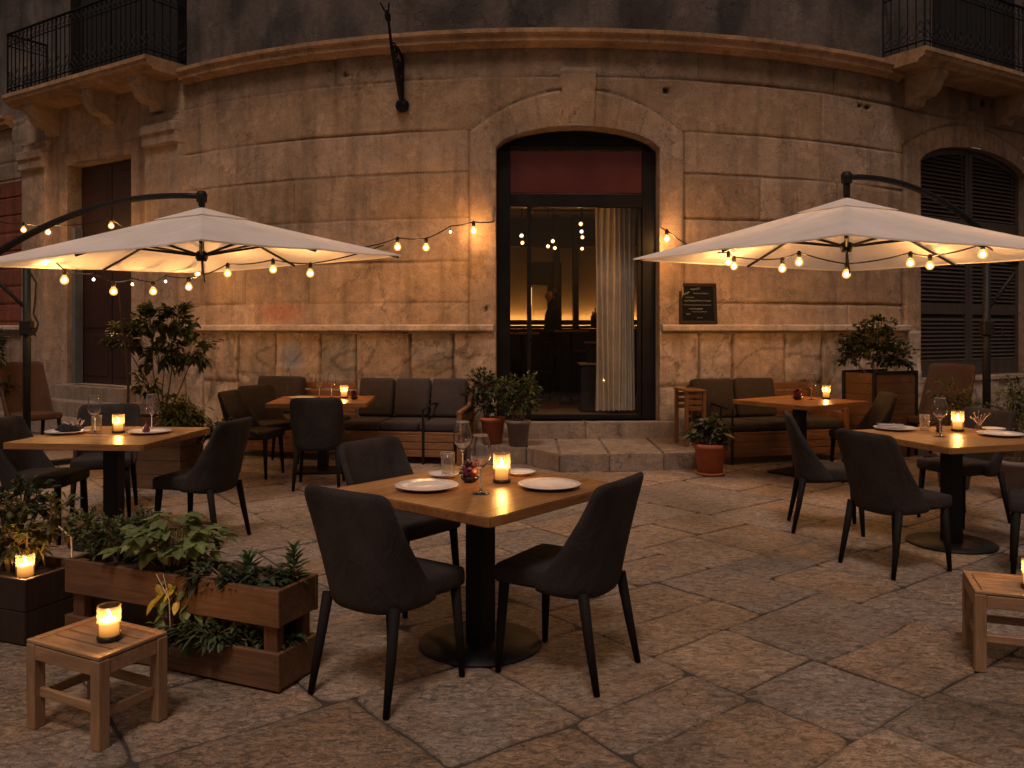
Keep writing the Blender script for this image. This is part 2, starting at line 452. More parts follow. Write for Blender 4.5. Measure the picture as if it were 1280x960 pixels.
def block_id(s, z):
    if z < 1.47:
        i = sum(1 for j in BJ if j < s)
        return i * 7 + (1 if z < 0.80 + 0.12 * (i % 3) else 0)
    c = sum(1 for j in ZJ if j < z)
    k = sum(1 for (js, a, b_) in VJ if a <= z < b_ and js < s)
    return 1000 + c * 37 + k
def disp(s, z):
    d = 0.0
    col = [0.40, 0.268, 0.170]
    r = random.Random(block_id(s, z)); q = 1 + r.uniform(-0.14, 0.14); w = r.uniform(-0.06, 0.06)
    big = nz(s * 0.9, z * 0.9, 3.1); fin = nz(s * 6, z * 6, 9.0)
    if z > 5.0:                                  # plaster storey
        d = -0.06 + 0.012 * nz(s * 1.3, z * 1.3, 5) + 0.004 * fin
        g = 0.9 + 0.35 * nz(s * 1.1, z * 0.8, 7)
        blotch = sm((nz(s * 1.7, z * 1.2, 21) + 0.05) * 3)
        col = [0.15 * g * (1 - 0.45 * blotch), 0.120 * g * (1 - 0.42 * blotch), 0.102 * g * (1 - 0.4 * blotch)]
        return d, col
    pil = any(a <= s <= b_ for a, b_ in PL)
    if s < REDS:
        if z > 1.45:
            d = groove(((z - 1.45) % 0.30) - 0.15, 0.02, 0.02)
            col = [0.21, 0.062, 0.035]
            if z > 3.96: d += 0.0; col = [0.33, 0.24, 0.17]
        else: col = [0.34, 0.22, 0.14]; d = 0.03 + 0.01 * fin
        return d, [c * (0.9 + 0.3 * big) for c in col]
    if pil:
        d = 0.12
        if 4.06 < z < 4.36: d = 0.18 + (0.03 if z > 4.22 else 0)
        if 4.40 < z < 4.5: d = 0.10
        if z > 4.5: d = 0.05
        d += 0.006 * fin
        g = 1.0 + 0.25 * big
        return d, [0.36 * g, 0.25 * g, 0.17 * g]
    if s < PL[0][0]:                             # around left door
        d = 0.02 + 0.005 * fin
        if z > 4.05: d = 0.03
        dl = abs(s - LD0), abs(s - LD1)
        if min(dl) < 0.22 and z < 4.25: d = 0.05
        g = 0.95 + 0.3 * big
        return d, [0.35 * g, 0.24 * g, 0.165 * g]
    if z < 1.45:                                 # rubble dado
        near = min((abs(s - j), j) for j in BJ)
        i = sum(1 for j in BJ if j < s)
        zr = 0.80 + 0.12 * (i % 3)
        d = 0.045 + r.uniform(-0.012, 0.012) + 0.022 * nz(s * 3.1, z * 3.1, i) + 0.010 * nz(s * 9, z * 9, i)
        wob = 0.012 * nz(z * 5, s, 2)
        gv = groove(s - near[1] + wob, 0.026, 0.034) + (groove(z - zr + wob, 0.024, 0.022) if i % 3 == 0 else 0)
        d += gv
        vein = abs(nz(s * 2.6 + 1.2 * nz(s, z * 2, 5), z * 2.6, 31 + i))
        v = 1.0 if vein > 0.05 else 0.6
        q2 = 1 + r.uniform(-0.18, 0.18)
        col = [0.40 * q2 * v, (0.285 + w * .4) * q2 * v, (0.195 + w * .6) * q2 * v]
        col = [c * (1 - .5 * sm(-gv / .03)) for c in col]
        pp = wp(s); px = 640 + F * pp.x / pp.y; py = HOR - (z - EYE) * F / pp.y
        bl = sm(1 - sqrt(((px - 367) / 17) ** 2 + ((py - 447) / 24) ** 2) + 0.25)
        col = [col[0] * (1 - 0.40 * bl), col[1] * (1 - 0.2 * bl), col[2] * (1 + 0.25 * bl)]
        return d, col
    # courses
    g = groove(1, 1, 0)
    wob = 0.008 * nz(s * 2.5, z, 8)
    for j in ZJ:
        if not (DL - 0.33 < s < DR + 0.33) or (j > 4.5):
            a = 0.55 + 1.0 * nz(s * 0.6, j * 3, 4)
            g = min(g, groove(z - j + wob, 0.026, 0.024 * max(0.12, min(1, a))))
    for (js, a, b_) in VJ:
        if abs(s - js) < 0.03 and a < z < b_: g = min(g, groove(s - js, 0.013, 0.012))
    # recessed frame line of the panels beside the surround
    d = g + 0.005 * fin + 0.010 * nz(s * 2, z * 2, 6) + r.uniform(-0.003, 0.003)
    dark = 1.0 - 0.42 * sm(-g / 0.018)
    for (c0, h0, spring, crown, ks) in ((DC, DH, 3.88, 0.50, 0.19), (WC, WH, 4.02, 0.46, 0.13)):
        ds = abs(s - c0); ow = h0 + 0.33
        if ds < ow + 0.03:
            ex = spring + crown * (1 - (min(ds, ow) / ow) ** 2)
            e = min(ex - z, ow - ds)
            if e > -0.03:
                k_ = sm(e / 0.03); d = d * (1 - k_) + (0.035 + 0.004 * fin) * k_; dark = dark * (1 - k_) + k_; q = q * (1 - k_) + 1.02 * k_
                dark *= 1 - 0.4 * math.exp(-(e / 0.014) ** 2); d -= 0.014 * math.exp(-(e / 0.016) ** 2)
            if e > 0.02 and z > spring - 0.25:
                ang = math.degrees(atan2(z - (spring - 2.2), s - c0))
                if abs((ang % 7.5) - 3.7) < 0.3: dark *= 0.75
            kw = ks + 0.03 * (z - 3.9)
            if ds < kw and 3.8 < z < (4.60 if c0 == DC else 4.66): d = 0.085; dark = 1.0; q = 0.96
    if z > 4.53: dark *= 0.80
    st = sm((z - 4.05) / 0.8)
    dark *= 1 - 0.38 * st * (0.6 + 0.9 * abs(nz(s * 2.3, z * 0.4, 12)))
    # small plug holes
    g2 = q * dark * (1 + 0.16 * big)
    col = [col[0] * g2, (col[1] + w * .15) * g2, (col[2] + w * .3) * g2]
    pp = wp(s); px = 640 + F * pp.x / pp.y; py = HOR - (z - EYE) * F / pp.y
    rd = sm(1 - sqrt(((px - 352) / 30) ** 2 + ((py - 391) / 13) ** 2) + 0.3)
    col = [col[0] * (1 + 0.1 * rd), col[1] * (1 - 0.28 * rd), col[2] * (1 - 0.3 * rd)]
    for (hx, hy, hr) in ((432, 93, 3.5), (833, 113, 4), (1075, 132, 3), (1084, 134, 3), (1229, 129, 4), (608, 386, 2.5)):
        if (px - hx) ** 2 + (py - hy) ** 2 < hr * hr: col = [c * 0.12 for c in col]; d -= 0.03
    return d, col

building = empty('building', (0, 10.1, 0), 0, 'rounded corner building of weathered tan stone with arched doorway and iron balconies', 'building')
def build_wall():
    S0, S1, ZT = -13.0, 11.0, 7.6
    brk = sorted({S0, S1} | {x for o in OPEN for x in o[:2]})
    extra = set()
    for j in BJ:
        for e in (-0.03, -0.012, 0, 0.012, 0.03): extra.add(round(j + e, 4))
    for (js, a, b_) in VJ:
        for e in (-0.013, 0, 0.013): extra.add(round(js + e, 4))
    for a, b_ in PL:
        for x in (a, b_):
            extra.add(round(x - 0.003, 4)); extra.add(round(x + 0.003, 4))
    for c0, h0, ks in ((DC, DH, .19), (WC, WH, .13)):
        for sg in (-1, 1):
            for e in (-0.02, -0.004, 0.004, 0.02): extra.add(round(c0 + sg * (h0 + 0.33) + e, 4)); extra.add(round(c0 + sg * (ks + .01) + e, 4))
    for x in (REDS, LD0 - 0.22, LD1 + 0.22): extra.add(x - 0.003); extra.add(x + 0.003)
    zextra = set()
    for j in ZJ:
        for e in (-0.028, -0.012, 0, 0.012, 0.028): zextra.add(j + e)
    for k in range(42): zextra.add(3.62 + k * .022)
    for x in (1.449, 1.451, 4.999, 5.001, 4.06, 4.063, 4.22, 4.223, 4.36, 4.363, 4.40, 4.403, 4.5, 4.503, 0.8, 0.92, 1.04): zextra.add(x)
    k = 1.45
    while k < 4: zextra.update((k + .13, k + .15, k + .17)); k += 0.3
    def lin(a, b_, step, ex):
        pts = sorted({a, b_} | {x for x in ex if a + 1e-4 < x < b_ - 1e-4})
        pts = [p for i, p in enumerate(pts) if i == 0 or p - pts[i - 1] > 8e-4 or i == len(pts) - 1]
        out = [pts[0]]
        for p, q in zip(pts[:-1], pts[1:]):
            n = max(1, int(math.ceil((q - p) / step)))
            out += [p + (q - p) * i / n for i in range(1, n + 1)]
        return out
    verts, faces, cols = [], [], []
    def patch(ss, lo, hi, lovar=None):
        rows = None
        base = len(verts)
        if lovar:
            cr = lovar[1]; up = lin(cr, hi, 0.035, zextra)
        else: up = lin(lo, hi, 0.035 if lo < 4.9 else 0.12, zextra)
        m = None
        for s in ss:
            if lovar:
                z0 = lovar[0](s); zs = [z0 + (cr - z0) * i / 5 for i in range(5)] + up
            else: zs = up
            m = len(zs)
            for z in zs:
                d, c = disp(s, z)
                p = wp(s, d, z); verts.append(p); cols.append(c)
        for i in range(len(ss) - 1):
            for j in range(m - 1):
                a = base + i * m + j
                faces.append((a, a + m, a + m + 1, a + 1))
    for a, b_ in zip(brk[:-1], brk[1:]):
        mid = (a + b_) / 2
        ss = lin(a, b_, 0.022 if (DC - 1.6 < mid < DC + 1.6 or mid > WR0) else 0.04, extra | {DC - DH - .34, DC + DH + .34})
        ops = sorted([o for o in OPEN if o[0] <= mid <= o[1]], key=lambda o: o[2])
        z = 0.0; var = None
        for o in ops:
            if var:
                patch(ss, None, min(5.0, o[2]), var); 
                if o[2] > 5.0: patch(ss, 5.0, o[2])
            else:
                patch(ss, z, min(5.0, o[2]))
                if o[2] > 5.0: patch(ss, 5.0, o[2])
            var = (o[3], o[4] + 0.02)
        if var and var[1] > 7: continue
        if var: patch(ss, None, 5.0, var)
        else: patch(ss, z, 5.0)
        patch(ss, 5.0, ZT)
    me = bpy.data.meshes.new('wall')
    me.from_pydata([tuple(v) for v in verts], [], faces)
    at = me.color_attributes.new('tint', 'FLOAT_COLOR', 'POINT')
    flat = []
    for c in cols: flat += [max(0.0, c[0]), max(0.0, c[1]), max(0.0, c[2]), 1.0]
    at.data.foreach_set('color', flat)
    me.materials.append(M['stone'])
    me.polygons.foreach_set('use_smooth', [True] * len(me.polygons))
    o = bpy.data.objects.new('wall', me); COL.objects.link(o); return o
def child(o, parent):
    o.parent = parent
    o.matrix_parent_inverse = Matrix.Translation(-Vector(parent.location))
    return o
def tint_all(o, fn):
    me = o.data
    at = me.color_attributes.get('tint') or me.color_attributes.new('tint', 'FLOAT_COLOR', 'POINT')
    flat = []
    for v in me.vertices: c = fn(v.co); flat += [c[0], c[1], c[2], 1.0]
    at.data.foreach_set('color', flat)
    return o
wall = child(build_wall(), building)

def sweep(prof, s0, s1, step=0.12, endcap=True):
    """extrude an (offset, z) profile along the facade"""
    bm = BM(); n = max(2, int((s1 - s0) / step)); rings = []
    for i in range(n + 1):
        s = s0 + (s1 - s0) * i / n
        rings.append([bm.verts.new(wp(s, o + 0.003 * nz(s * 5, z * 9, o * 5), z + 0.004 * nz(s * 4, o * 9, 3))) for (o, z) in prof])
    m = len(prof)
    for a, b_ in zip(rings[:-1], rings[1:]):
        for k in range(m): bm.faces.new((a[k], b_[k], b_[(k + 1) % m], a[(k + 1) % m]))
    if endcap: bm.faces.new(rings[0]); bm.faces.new(rings[-1][::-1])
    return bm
stc = lambda v: tuple(c * (1 + 0.18 * nz(v.x * 2, v.y * 2, v.z * 2)) for c in (0.40, 0.235, 0.125))
PRO = [(-0.08, 4.87), (0.04, 4.87), (0.06, 4.90), (0.13, 4.92), (0.135, 4.99), (0.17, 5.01), (0.17, 5.06), (0.02, 5.09), (-0.08, 5.09)]
cor = child(tint_all(obj('string_course', sweep(PRO, sp(233), sp(1122)), M['stone']), stc), building)
cor2 = child(tint_all(obj('string_course', sweep(PRO, -13, sp(8, .1)), M['stone']), stc), building)
LED = [(-0.02, 1.43), (0.05, 1.43), (0.055, 1.455), (0.11, 1.46), (0.12, 1.475), (0.12, 1.525), (0.105, 1.54), (-0.02, 1.545)]
for a, b_ in ((sp(234), DL - 0.02), (DR + 0.02, WR0 - 0.30), (-13, REDS - 0.02)):
    child(tint_all(obj('ledge', sweep(LED, a, b_), M['stone']), lambda v: tuple(c * (1 + 0.15 * nz(v.x * 3, v.y * 3, v.z)) for c in (0.50, 0.37, 0.26))), building)

# reveals of openings
def reveal(s0, s1, zlo, arch, depth, name='door_reveal'):
    bm = BM(); N = 24
    path = [(s0, zlo)] + [(s0 + (s1 - s0) * i / N, arch(s0 + (s1 - s0) * i / N)) for i in range(N + 1)] + [(s1, zlo)]
    f = [bm.verts.new(wp(s, 0.05, z)) for s, z in path]
    k = [bm.verts.new(wp(s, -depth, z)) for s, z in path]
    for i in range(len(path)):
        j = (i + 1) % len(path)
        bm.faces.new((f[i], f[j], k[j], k[i]))
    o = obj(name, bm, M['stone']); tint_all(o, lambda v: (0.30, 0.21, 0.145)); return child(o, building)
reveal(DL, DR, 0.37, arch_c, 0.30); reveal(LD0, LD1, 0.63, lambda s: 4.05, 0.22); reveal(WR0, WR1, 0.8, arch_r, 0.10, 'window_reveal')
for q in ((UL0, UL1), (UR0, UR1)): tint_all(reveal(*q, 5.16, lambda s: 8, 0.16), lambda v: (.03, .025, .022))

def chord_obj(s0, s1, off):
    """local frame: origin at wp(s0), x along chord to wp(s1), y inwards"""
    a, b_ = wp(s0, off), wp(s1, off)
    d = b_ - a
    return a, atan2(d.y, d.x), d.length
def place(o, a, rz):
    o.location = a; o.rotation_euler = (0, 0, rz)
    return o

# central door -------------------------------------------------------------
a, rz, L = chord_obj(DL, DR, -0.12)
door = place(empty('door'), a, rz); child(door, building); door['label'] = 'tall dark framed glass door with red transom panel'
def kx(px):   # photo column -> local x on the door chord
    return (px - 620) / (823 - 620) * L
bm = BM()
zt = 3.08
for x0, x1 in ((0.0, kx(637)), (kx(806), L)): box(bm, ((x0 + x1) / 2, 0.03, (0.37 + 3.66) / 2), (x1 - x0, 0.10, 3.29), 0.004)
box(bm, (L / 2, 0.03, zt - 0.02), (L - kx(637) * 2 + .004, 0.098, 0.16), 0.004)
box(bm, (L / 2, 0.028, 3.70), (L - kx(637) * 2 + .004, 0.09, 0.05), 0.004)
box(bm, (kx(661), 0.032, 1.70), (0.05, 0.07, 2.62), 0.004)
box(bm, (kx(807) - .04, 0.034, 1.70), (0.05, 0.06, 2.62), 0.004)
box(bm, (L / 2, 0.036, 0.41), (L - .3, 0.06, 0.06), 0.004)
obj('frame', bm, M['frame'], door)
bm = BM(); box(bm, (L / 2, 0.02, 3.41), (L - kx(633) * 2, 0.03, 0.52), 0.006); obj('transom_panel', bm, M['redpanel'], door)
bm = BM()
N = 20; pts = [(x * L / N, arch_c(DL + x * (DR - DL) / N)) for x in range(N + 1)]
f = [bm.verts.new((x, 0.07, z + 0.02)) for x, z in pts] + [bm.verts.new((L, 0.07, 3.66)), bm.verts.new((0, 0.07, 3.66))]
bm.faces.new(f); obj('fanlight', bm, M['frame'], door)
for x0, x1 in ((kx(637), kx(661) - .025), (kx(661) + .025, kx(806) - .06)):
    bm = BM(); box(bm, ((x0 + x1) / 2, 0.034, 1.72), (x1 - x0, 0.006, 2.54)); obj('pane', bm, M['pane'], door)
bm = BM(); tube(bm, [(kx(663), -0.02, 1.35), (kx(663), -0.05, 1.38), (kx(663), -0.05, 1.75), (kx(663), -0.02, 1.78)], 0.009); obj('handle', bm, M['black'], door)

# red door left -------------------------------------------------------------
a, rz, L = chord_obj(LD0, LD1, -0.16)
d2 = place(empty('door'), a, rz); child(d2, building); d2['label'] = 'tall dark red wooden door deep in its stone surround'
bm = BM()
for k in range(2):
    x0 = 0.02 + k * (L / 2); wl = L / 2 - 0.03
    box(bm, (x0 + wl / 2, 0.03, (0.63 + 4.04) / 2), (wl, 0.04, 3.40), 0.005)
    for (za, zb) in ((0.75, 1.4), (1.5, 2.5), (2.6, 3.9)):
        box(bm, (x0 + wl / 2, 0.008, (za + zb) / 2), (wl - 0.22, 0.02, zb - za), 0.008)
obj('door_leaf', bm, M['reddoor'], d2)
bm = BM(); box(bm, (0.045, -0.07, 1.85), (0.08, 0.14, 2.44), 0.004); obj('door_jamb', bm, M['bluegrey'], d2)
# shutters ------------------------------------------------------------------
a, rz, L = chord_obj(WR0, WR1, -0.06)
wn = place(empty('window'), a, rz); child(wn, building); wn['label'] = 'arched window closed by dark louvred shutters'
for k in range(2):
    x0, x1 = (0.0, L / 2 - 0.006) if k == 0 else (L / 2 + 0.006, L)
    def top(x): return arch_r(WR0 + max(0, min(1, x / L)) * (WR1 - WR0)) - 0.004
    bm = BM()
    stile = 0.085
    def slab(xa, xb, za, zbf, y0, y1, n=8):
        ring = [(xa, za)] + [(xa + (xb - xa) * i / n, zbf(xa + (xb - xa) * i / n)) for i in range(n + 1)] + [(xb, za)]
        fa = [bm.verts.new((x, y0, z)) for x, z in ring]; fb = [bm.verts.new((x, y1, z)) for x, z in ring]
        bm.faces.new(fa); bm.faces.new(fb[::-1])
        for i in range(len(ring)):
            j = (i + 1) % len(ring); bm.faces.new((fa[i], fa[j], fb[j], fb[i]))
    slab(x0, x0 + stile, 0.8, top, 0, 0.05); slab(x1 - stile, x1, 0.8, top, 0, 0.05)
    xi0, xi1 = x0 + stile, x1 - stile
    tp = lambda x: top(x)
    tl = lambda x: min(top(xi0), top(xi1)) - 0.02
    for (za, zb) in ((0.80, 1.02), (1.70, 1.86), (2.94, 3.10)): slab(xi0, xi1, za, lambda x, zb=zb: zb, 0.001, 0.049, 1)
    n = 8; zr = [(xi0 + (xi1 - xi0) * i / n) for i in range(n + 1)]
    fa = [bm.verts.new((x, 0.001, top(x) - 0.09)) for x in zr]; fb = [bm.verts.new((x, 0.001, top(x))) for x in zr]
    for i in range(n): bm.faces.new((fa[i], fa[i + 1], fb[i + 1], fb[i]))
    sh = obj('shutter', bm, M['shutter'], wn)
    bm = BM()
    z = 1.05
    while z < 4.02:
        if not (1.68 < z < 1.88 or 2.92 < z < 3.12):
            xa, xb = xi0, xi1
            while xa < xb and top(xa) - 0.08 < z: xa += 0.02
            while xa < xb and top(xb) - 0.08 < z: xb -= 0.02
            if xb - xa > 0.1:
                box(bm, ((xa + xb) / 2, 0.025, z), (xb - xa, 0.008, 0.062), 0, Matrix.Rotation(RD(-38), 4, 'X'))
        z += 0.058
    obj('slat', bm, M['shutter'], sh)
    bm = BM(); f = [bm.verts.new((xi0, 0.052, 0.8))] + [bm.verts.new((xi0 + (xi1 - xi0) * i / 8, 0.052, top(xi0 + (xi1 - xi0) * i / 8) + .02)) for i in range(9)] + [bm.verts.new((xi1, 0.052, 0.8))]; bm.faces.new(f)
    obj('shutter_backing', bm, M['void'], sh)
bm = BM(); box(bm, (L / 2, -0.04, 0.76), (L + 0.1, 0.16, 0.07), 0.01); o = obj('sill', bm, M['stone'], wn); tint_all(o, lambda v: (0.38, 0.27, 0.19))
# balcony doors ---------------------------------------------------------------
for s0, s1, lb in ((UL0, UL1, 'near black balcony door above the red door'), (UR0, UR1, 'near black balcony door above the shuttered window')):
    a, rz, L = chord_obj(s0, s1, -0.10)
    q = place(empty('balcony_door'), a, rz); child(q, building); q['label'] = lb
    bm = BM()
    for k in range(2): box(bm, (L * (0.25 + 0.5 * k), 0.03, 6.4), (L / 2 - 0.02, 0.05, 2.6), 0.01)
    obj('door_leaf', bm, M['void'], q)
# balconies -------------------------------------------------------------------
def balcony(s0, s1, corb, lb, end_left, end_right):
    bal = empty('balcony', (0, 0, 0)); child(bal, building); bal['label'] = lb
    bal.location = (0, 0, 0)
    P = 0.62
    pro = [(-0.08, 4.97), (P - 0.12, 4.97), (P - 0.10, 5.01), (P - 0.03, 5.03), (P - 0.02, 5.08), (P, 5.09), (P, 5.145), (-0.08, 5.155)]
    o = obj('slab', sweep(pro, s0, s1, 0.3), M['stone'], bal); tint_all(o, lambda v: tuple(c * (1 + 0.2 * nz(v.x * 2, v.y * 2, v.z * 2)) for c in (0.42, 0.26, 0.14)))
    for sc_ in corb:
        bm = BM(); hw = 0.12
        prf = [(-0.02, 4.975), (P - 0.14, 4.975), (P - 0.14, 4.90), (P - 0.20, 4.84), (P - 0.24, 4.74), (P - 0.32, 4.66), (0.16, 4.64), (0.12, 4.56), (-0.02, 4.54)]
        A = [bm.verts.new(wp(sc_ - hw, o_, z)) for o_, z in prf]; B = [bm.verts.new(wp(sc_ + hw, o_, z)) for o_, z in prf]
        bm.faces.new(A); bm.faces.new(B[::-1])
        for i in range(len(prf)):
            j = (i + 1) % len(prf); bm.faces.new((A[i], A[j], B[j], B[i]))
        o = obj('corbel', bm, M['stone'], bal); tint_all(o, lambda v: (0.38, 0.27, 0.18))
    bm = BM()
    off = P - 0.06
    def rail(z, w, h, sa, sb, oa, ob, n=10):
        pts = [wp(sa + (sb - sa) * i / n, oa + (ob - oa) * i / n, z) for i in range(n + 1)]
        tube(bm, pts, w, 6)
    segs = [(s0 + 0.06, s1 - 0.06, off, off)]
    if end_left: segs.append((s0 + 0.06, s0 + 0.06, -0.05, off))
    if end_right: segs.append((s1 - 0.06, s1 - 0.06, -0.05, off))
    for (sa, sb, oa, ob) in segs:
        rail(6.10, 0.020, 0, sa, sb, oa, ob); rail(5.24, 0.012, 0, sa, sb, oa, ob); rail(5.92, 0.010, 0, sa, sb, oa, ob)
        ln = max(abs(sb - sa), abs(ob - oa)); n = max(2, int(ln / 0.115))
        for i in range(n + 1):
            s = sa + (sb - sa) * i / n; o_ = oa + (ob - oa) * i / n
            tube(bm, [wp(s, o_, 5.15), wp(s, o_, 6.10)], 0.009 if i % 6 else 0.016, 5)
            if i < n:
                s2 = s + (sb - sa) / n * 0.5; o2 = o_ + (ob - oa) / n * 0.5
                c = wp(s2, o2, 6.01); t = (wp(s2 + .01, o2) - wp(s2, o2)) if abs(sb - sa) > 0 else (wp(s2, o2 + .01) - wp(s2, o2)); t.normalize()
                for (cz, rr) in ((6.01, 0.045), (5.32, 0.04)):
                    tube(bm, [Vector((c.x, c.y, cz)) + t * rr * cos(q * pi / 5) + Vector((0, 0, rr * sin(q * pi / 5))) for q in range(11)], 0.006, 4, False)
                if i % 2 == 0:
                    for sg in (-1, 1):
                        tube(bm, [Vector((c.x, c.y, 5.36)) + t * 0.05 * sg * sin(q * .7) + Vector((0, 0, 0.03 * q)) for q in range(6)], 0.006, 4, False)
    obj('railing', bm, M['iron'], bal)
balcony(sp(8, 0.55), sp(181, 0.62), [sp(180, .3), sp(118, .3), sp(48, .3)], 'stone balcony with black iron railing above the red door', True, True)
balcony(sp(1158, 0.62), sp(1158, 0.62) + 3.6, [sp(1163, .3), sp(1163, .3) + 2.2], 'stone balcony with black iron railing above the shuttered window', True, True)

# interior -------------------------------------------------------------------
def quad(bm, pts): return bm.faces.new([bm.verts.new(p) for p in pts])
bm = BM(); prism(bm, [wp(DL + .0, -0.02)[:2], wp(DR - .0, -0.02)[:2], (5.0, 15.4), (-4.0, 15.4)], 0.30, 0.372)
room = empty('room', (0.8, 12.5, 0.37)); room['label'] = 'dim restaurant room seen through the glass door'; child(room, building); room.location = (0, 0, 0)
obj('room_floor', bm, M['roomfloor'], room)
bm = BM(); quad(bm, [(-4, 15.3, .3), (5, 15.3, .3), (5, 15.3, 4), (-4, 15.3, 4)]); quad(bm, [(-2.0, 10.7, .3), (-2.5, 15.3, .3), (-2.5, 15.3, 4), (-2.0, 10.7, 4)]); quad(bm, [(3.4, 10.8, .3), (4, 15.3, .3), (4, 15.3, 4), (3.4, 10.8, 4)])
obj('room_wall', bm, M['roomwall'], room)
bm = BM(); prism(bm, [(-1.6, 10.9), (3.0, 10.9), (4.6, 15.28), (-3.6, 15.28)], 3.60, 3.65); obj('room_ceiling', bm, M['roomwall'], room)
bm = BM()
for px in (696, 719.5): box(bm, ((px - 640) / F * 15.0, 15.05, 1.95), (0.10, 0.3, 3.1), 0.005)
box(bm, (.9, 15.1, 3.2), (5, .25, .5), .005)
box(bm, (.60, 15.13, 2.47), (.58, .08, .42), .005); box(bm, (.76, 15.13, 1.95), (.26, .08, .64), .005)
obj('room_column', bm, M['roomdark'], room)
bm = BM(); box(bm, (1.2, 15.2, 1.61), (4.6, 0.03, 0.02)); obj('glow_strip', bm, M['ledstrip'], room)
bm = BM(); box(bm, (1.2, 15.10, 1.60), (4.7, .03, .09), .003); obj('led_shelf_lip', bm, M['roomdark'], room)
bm = BM(); box(bm, (0.345, 15.16, 1.94), (0.03, 0.02, 0.58)); obj('glow_strip', bm, m_emit('bright_edge_glow', (1, .5, .14), 1.2), room)  # added glowing sliver painting the bright left edge of the mirror frame, no LED
t = empty('bar_counter', (1.1, 14.2, 0.37), 0, 'long dark bar counter at the back of the lit room', 'bar counter')
bm = BM(); box(bm, (0, 0, .56), (4.4, 0.5, 1.12), 0.005)
for k in range(12): box(bm, (-2.1 + k * .38, -0.26, .55), (.32, .02, .9), .006)
obj('cabinet', bm, M['roomdark'], t)
bm = BM(); box(bm, (0, -0.02, 1.145), (4.5, 0.62, 0.045), .008); obj('worktop', bm, M['darkwood'], t)
def room_table(x, y, h, lb, w=.5):
    t = empty('bistro_table', (x, y, .37), 0, lb, 'table')
    bm = BM(); box(bm, (0, 0, h), (w, .45, .03), .006); obj('tabletop', bm, M['stool'], t)
    bm = BM(); tube(bm, [(0, 0, 0.02), (0, 0, h - .015)], .03); box(bm, (0, 0, .012), (.35, .35, .024), .004); obj('pedestal', bm, M['black'], t)
room_table((652 - 640) / F * 12.2, 12.2, 1.05, 'narrow pale topped table inside, left of the bar silhouette')
room_table((714 - 640) / F * 12.6, 12.6, 1.08, 'pale topped high table inside, beside the curtain edge')
t = empty('side_station', ((748 - 640) / F * 11.4, 11.45, .37), 0, 'dark two tier service cabinet behind the curtain', 'cabinet')
bm = BM(); box(bm, (0, 0, .32), (.5, .4, .62), .006); box(bm, (.05, .1, .75), (.4, .2, .22), .006); obj('cabinet', bm, M['roomdark'], t)
bm = BM(); box(bm, (0, 0, .645), (.54, .44, .025), .004); box(bm, (.05, .1, .93), (.44, .24, .022), .004); obj('shelf', bm, M['stool'], t)
def bar_stool(x, y, lb):
    t = empty('bar_stool', (x, y, .37), 0, lb, 'bar stool', 'stools at the indoor bar')
    bm = BM(); lathe(bm, [(0, .70), (.16, .70), (.18, .72), (.18, .76), (.15, .78), (0, .78)], 16); obj('seat', bm, M['fabric'], t, True)
    for k in range(4):
        a_ = pi / 4 + k * pi / 2
        bm = BM(); tube(bm, [(.2 * cos(a_), .2 * sin(a_), 0), (.12 * cos(a_), .12 * sin(a_), .71)], .012, 6); obj('leg', bm, M['black'], t)
bar_stool(.62, 13.4, 'dark bar stool at the indoor counter, nearest the standing person')
bar_stool(1.15, 13.4, 'dark bar stool at the indoor counter, nearest the curtain')
t = empty('chair', (.35, 12.9, .37), RD(200), 'dark chair deep inside the room in front of the bar', 'chair')
bm = BM(); box(bm, (0, 0, .45), (.42, .42, .06), .015); obj('seat', bm, M['fabric'], t)
bm = BM(); box(bm, (-.2, 0, .72), (.04, .4, .4), .015); obj('backrest', bm, M['fabric'], t)
for sx in (-1, 1):
    for sy in (-1, 1): bm = BM(); tube(bm, [(.18 * sx, .18 * sy, 0), (.16 * sx, .16 * sy, .44)], .014, 6); obj('leg', bm, M['blackwood'], t)
# bottles on the shelf
bi = 0
for px, h, lb in ((752 - 8, .30, 'dark wine bottle standing on the bar shelf beside the curtain'), (741, .24, 'short dark bottle standing on the bar shelf left of the wine bottle')):
    bm = BM(); lathe(bm, [(0, 0), (.036, 0), (.038, .01), (.038, h * .6), (.013, h * .78), (.013, h), (0, h)], 12)
    o = obj('bottle', bm, M['bowl'], None, True); o.location = ((px - 640) / F * 14.2, 14.2, .37 + 1.168); tag(o, lb, 'bottle')
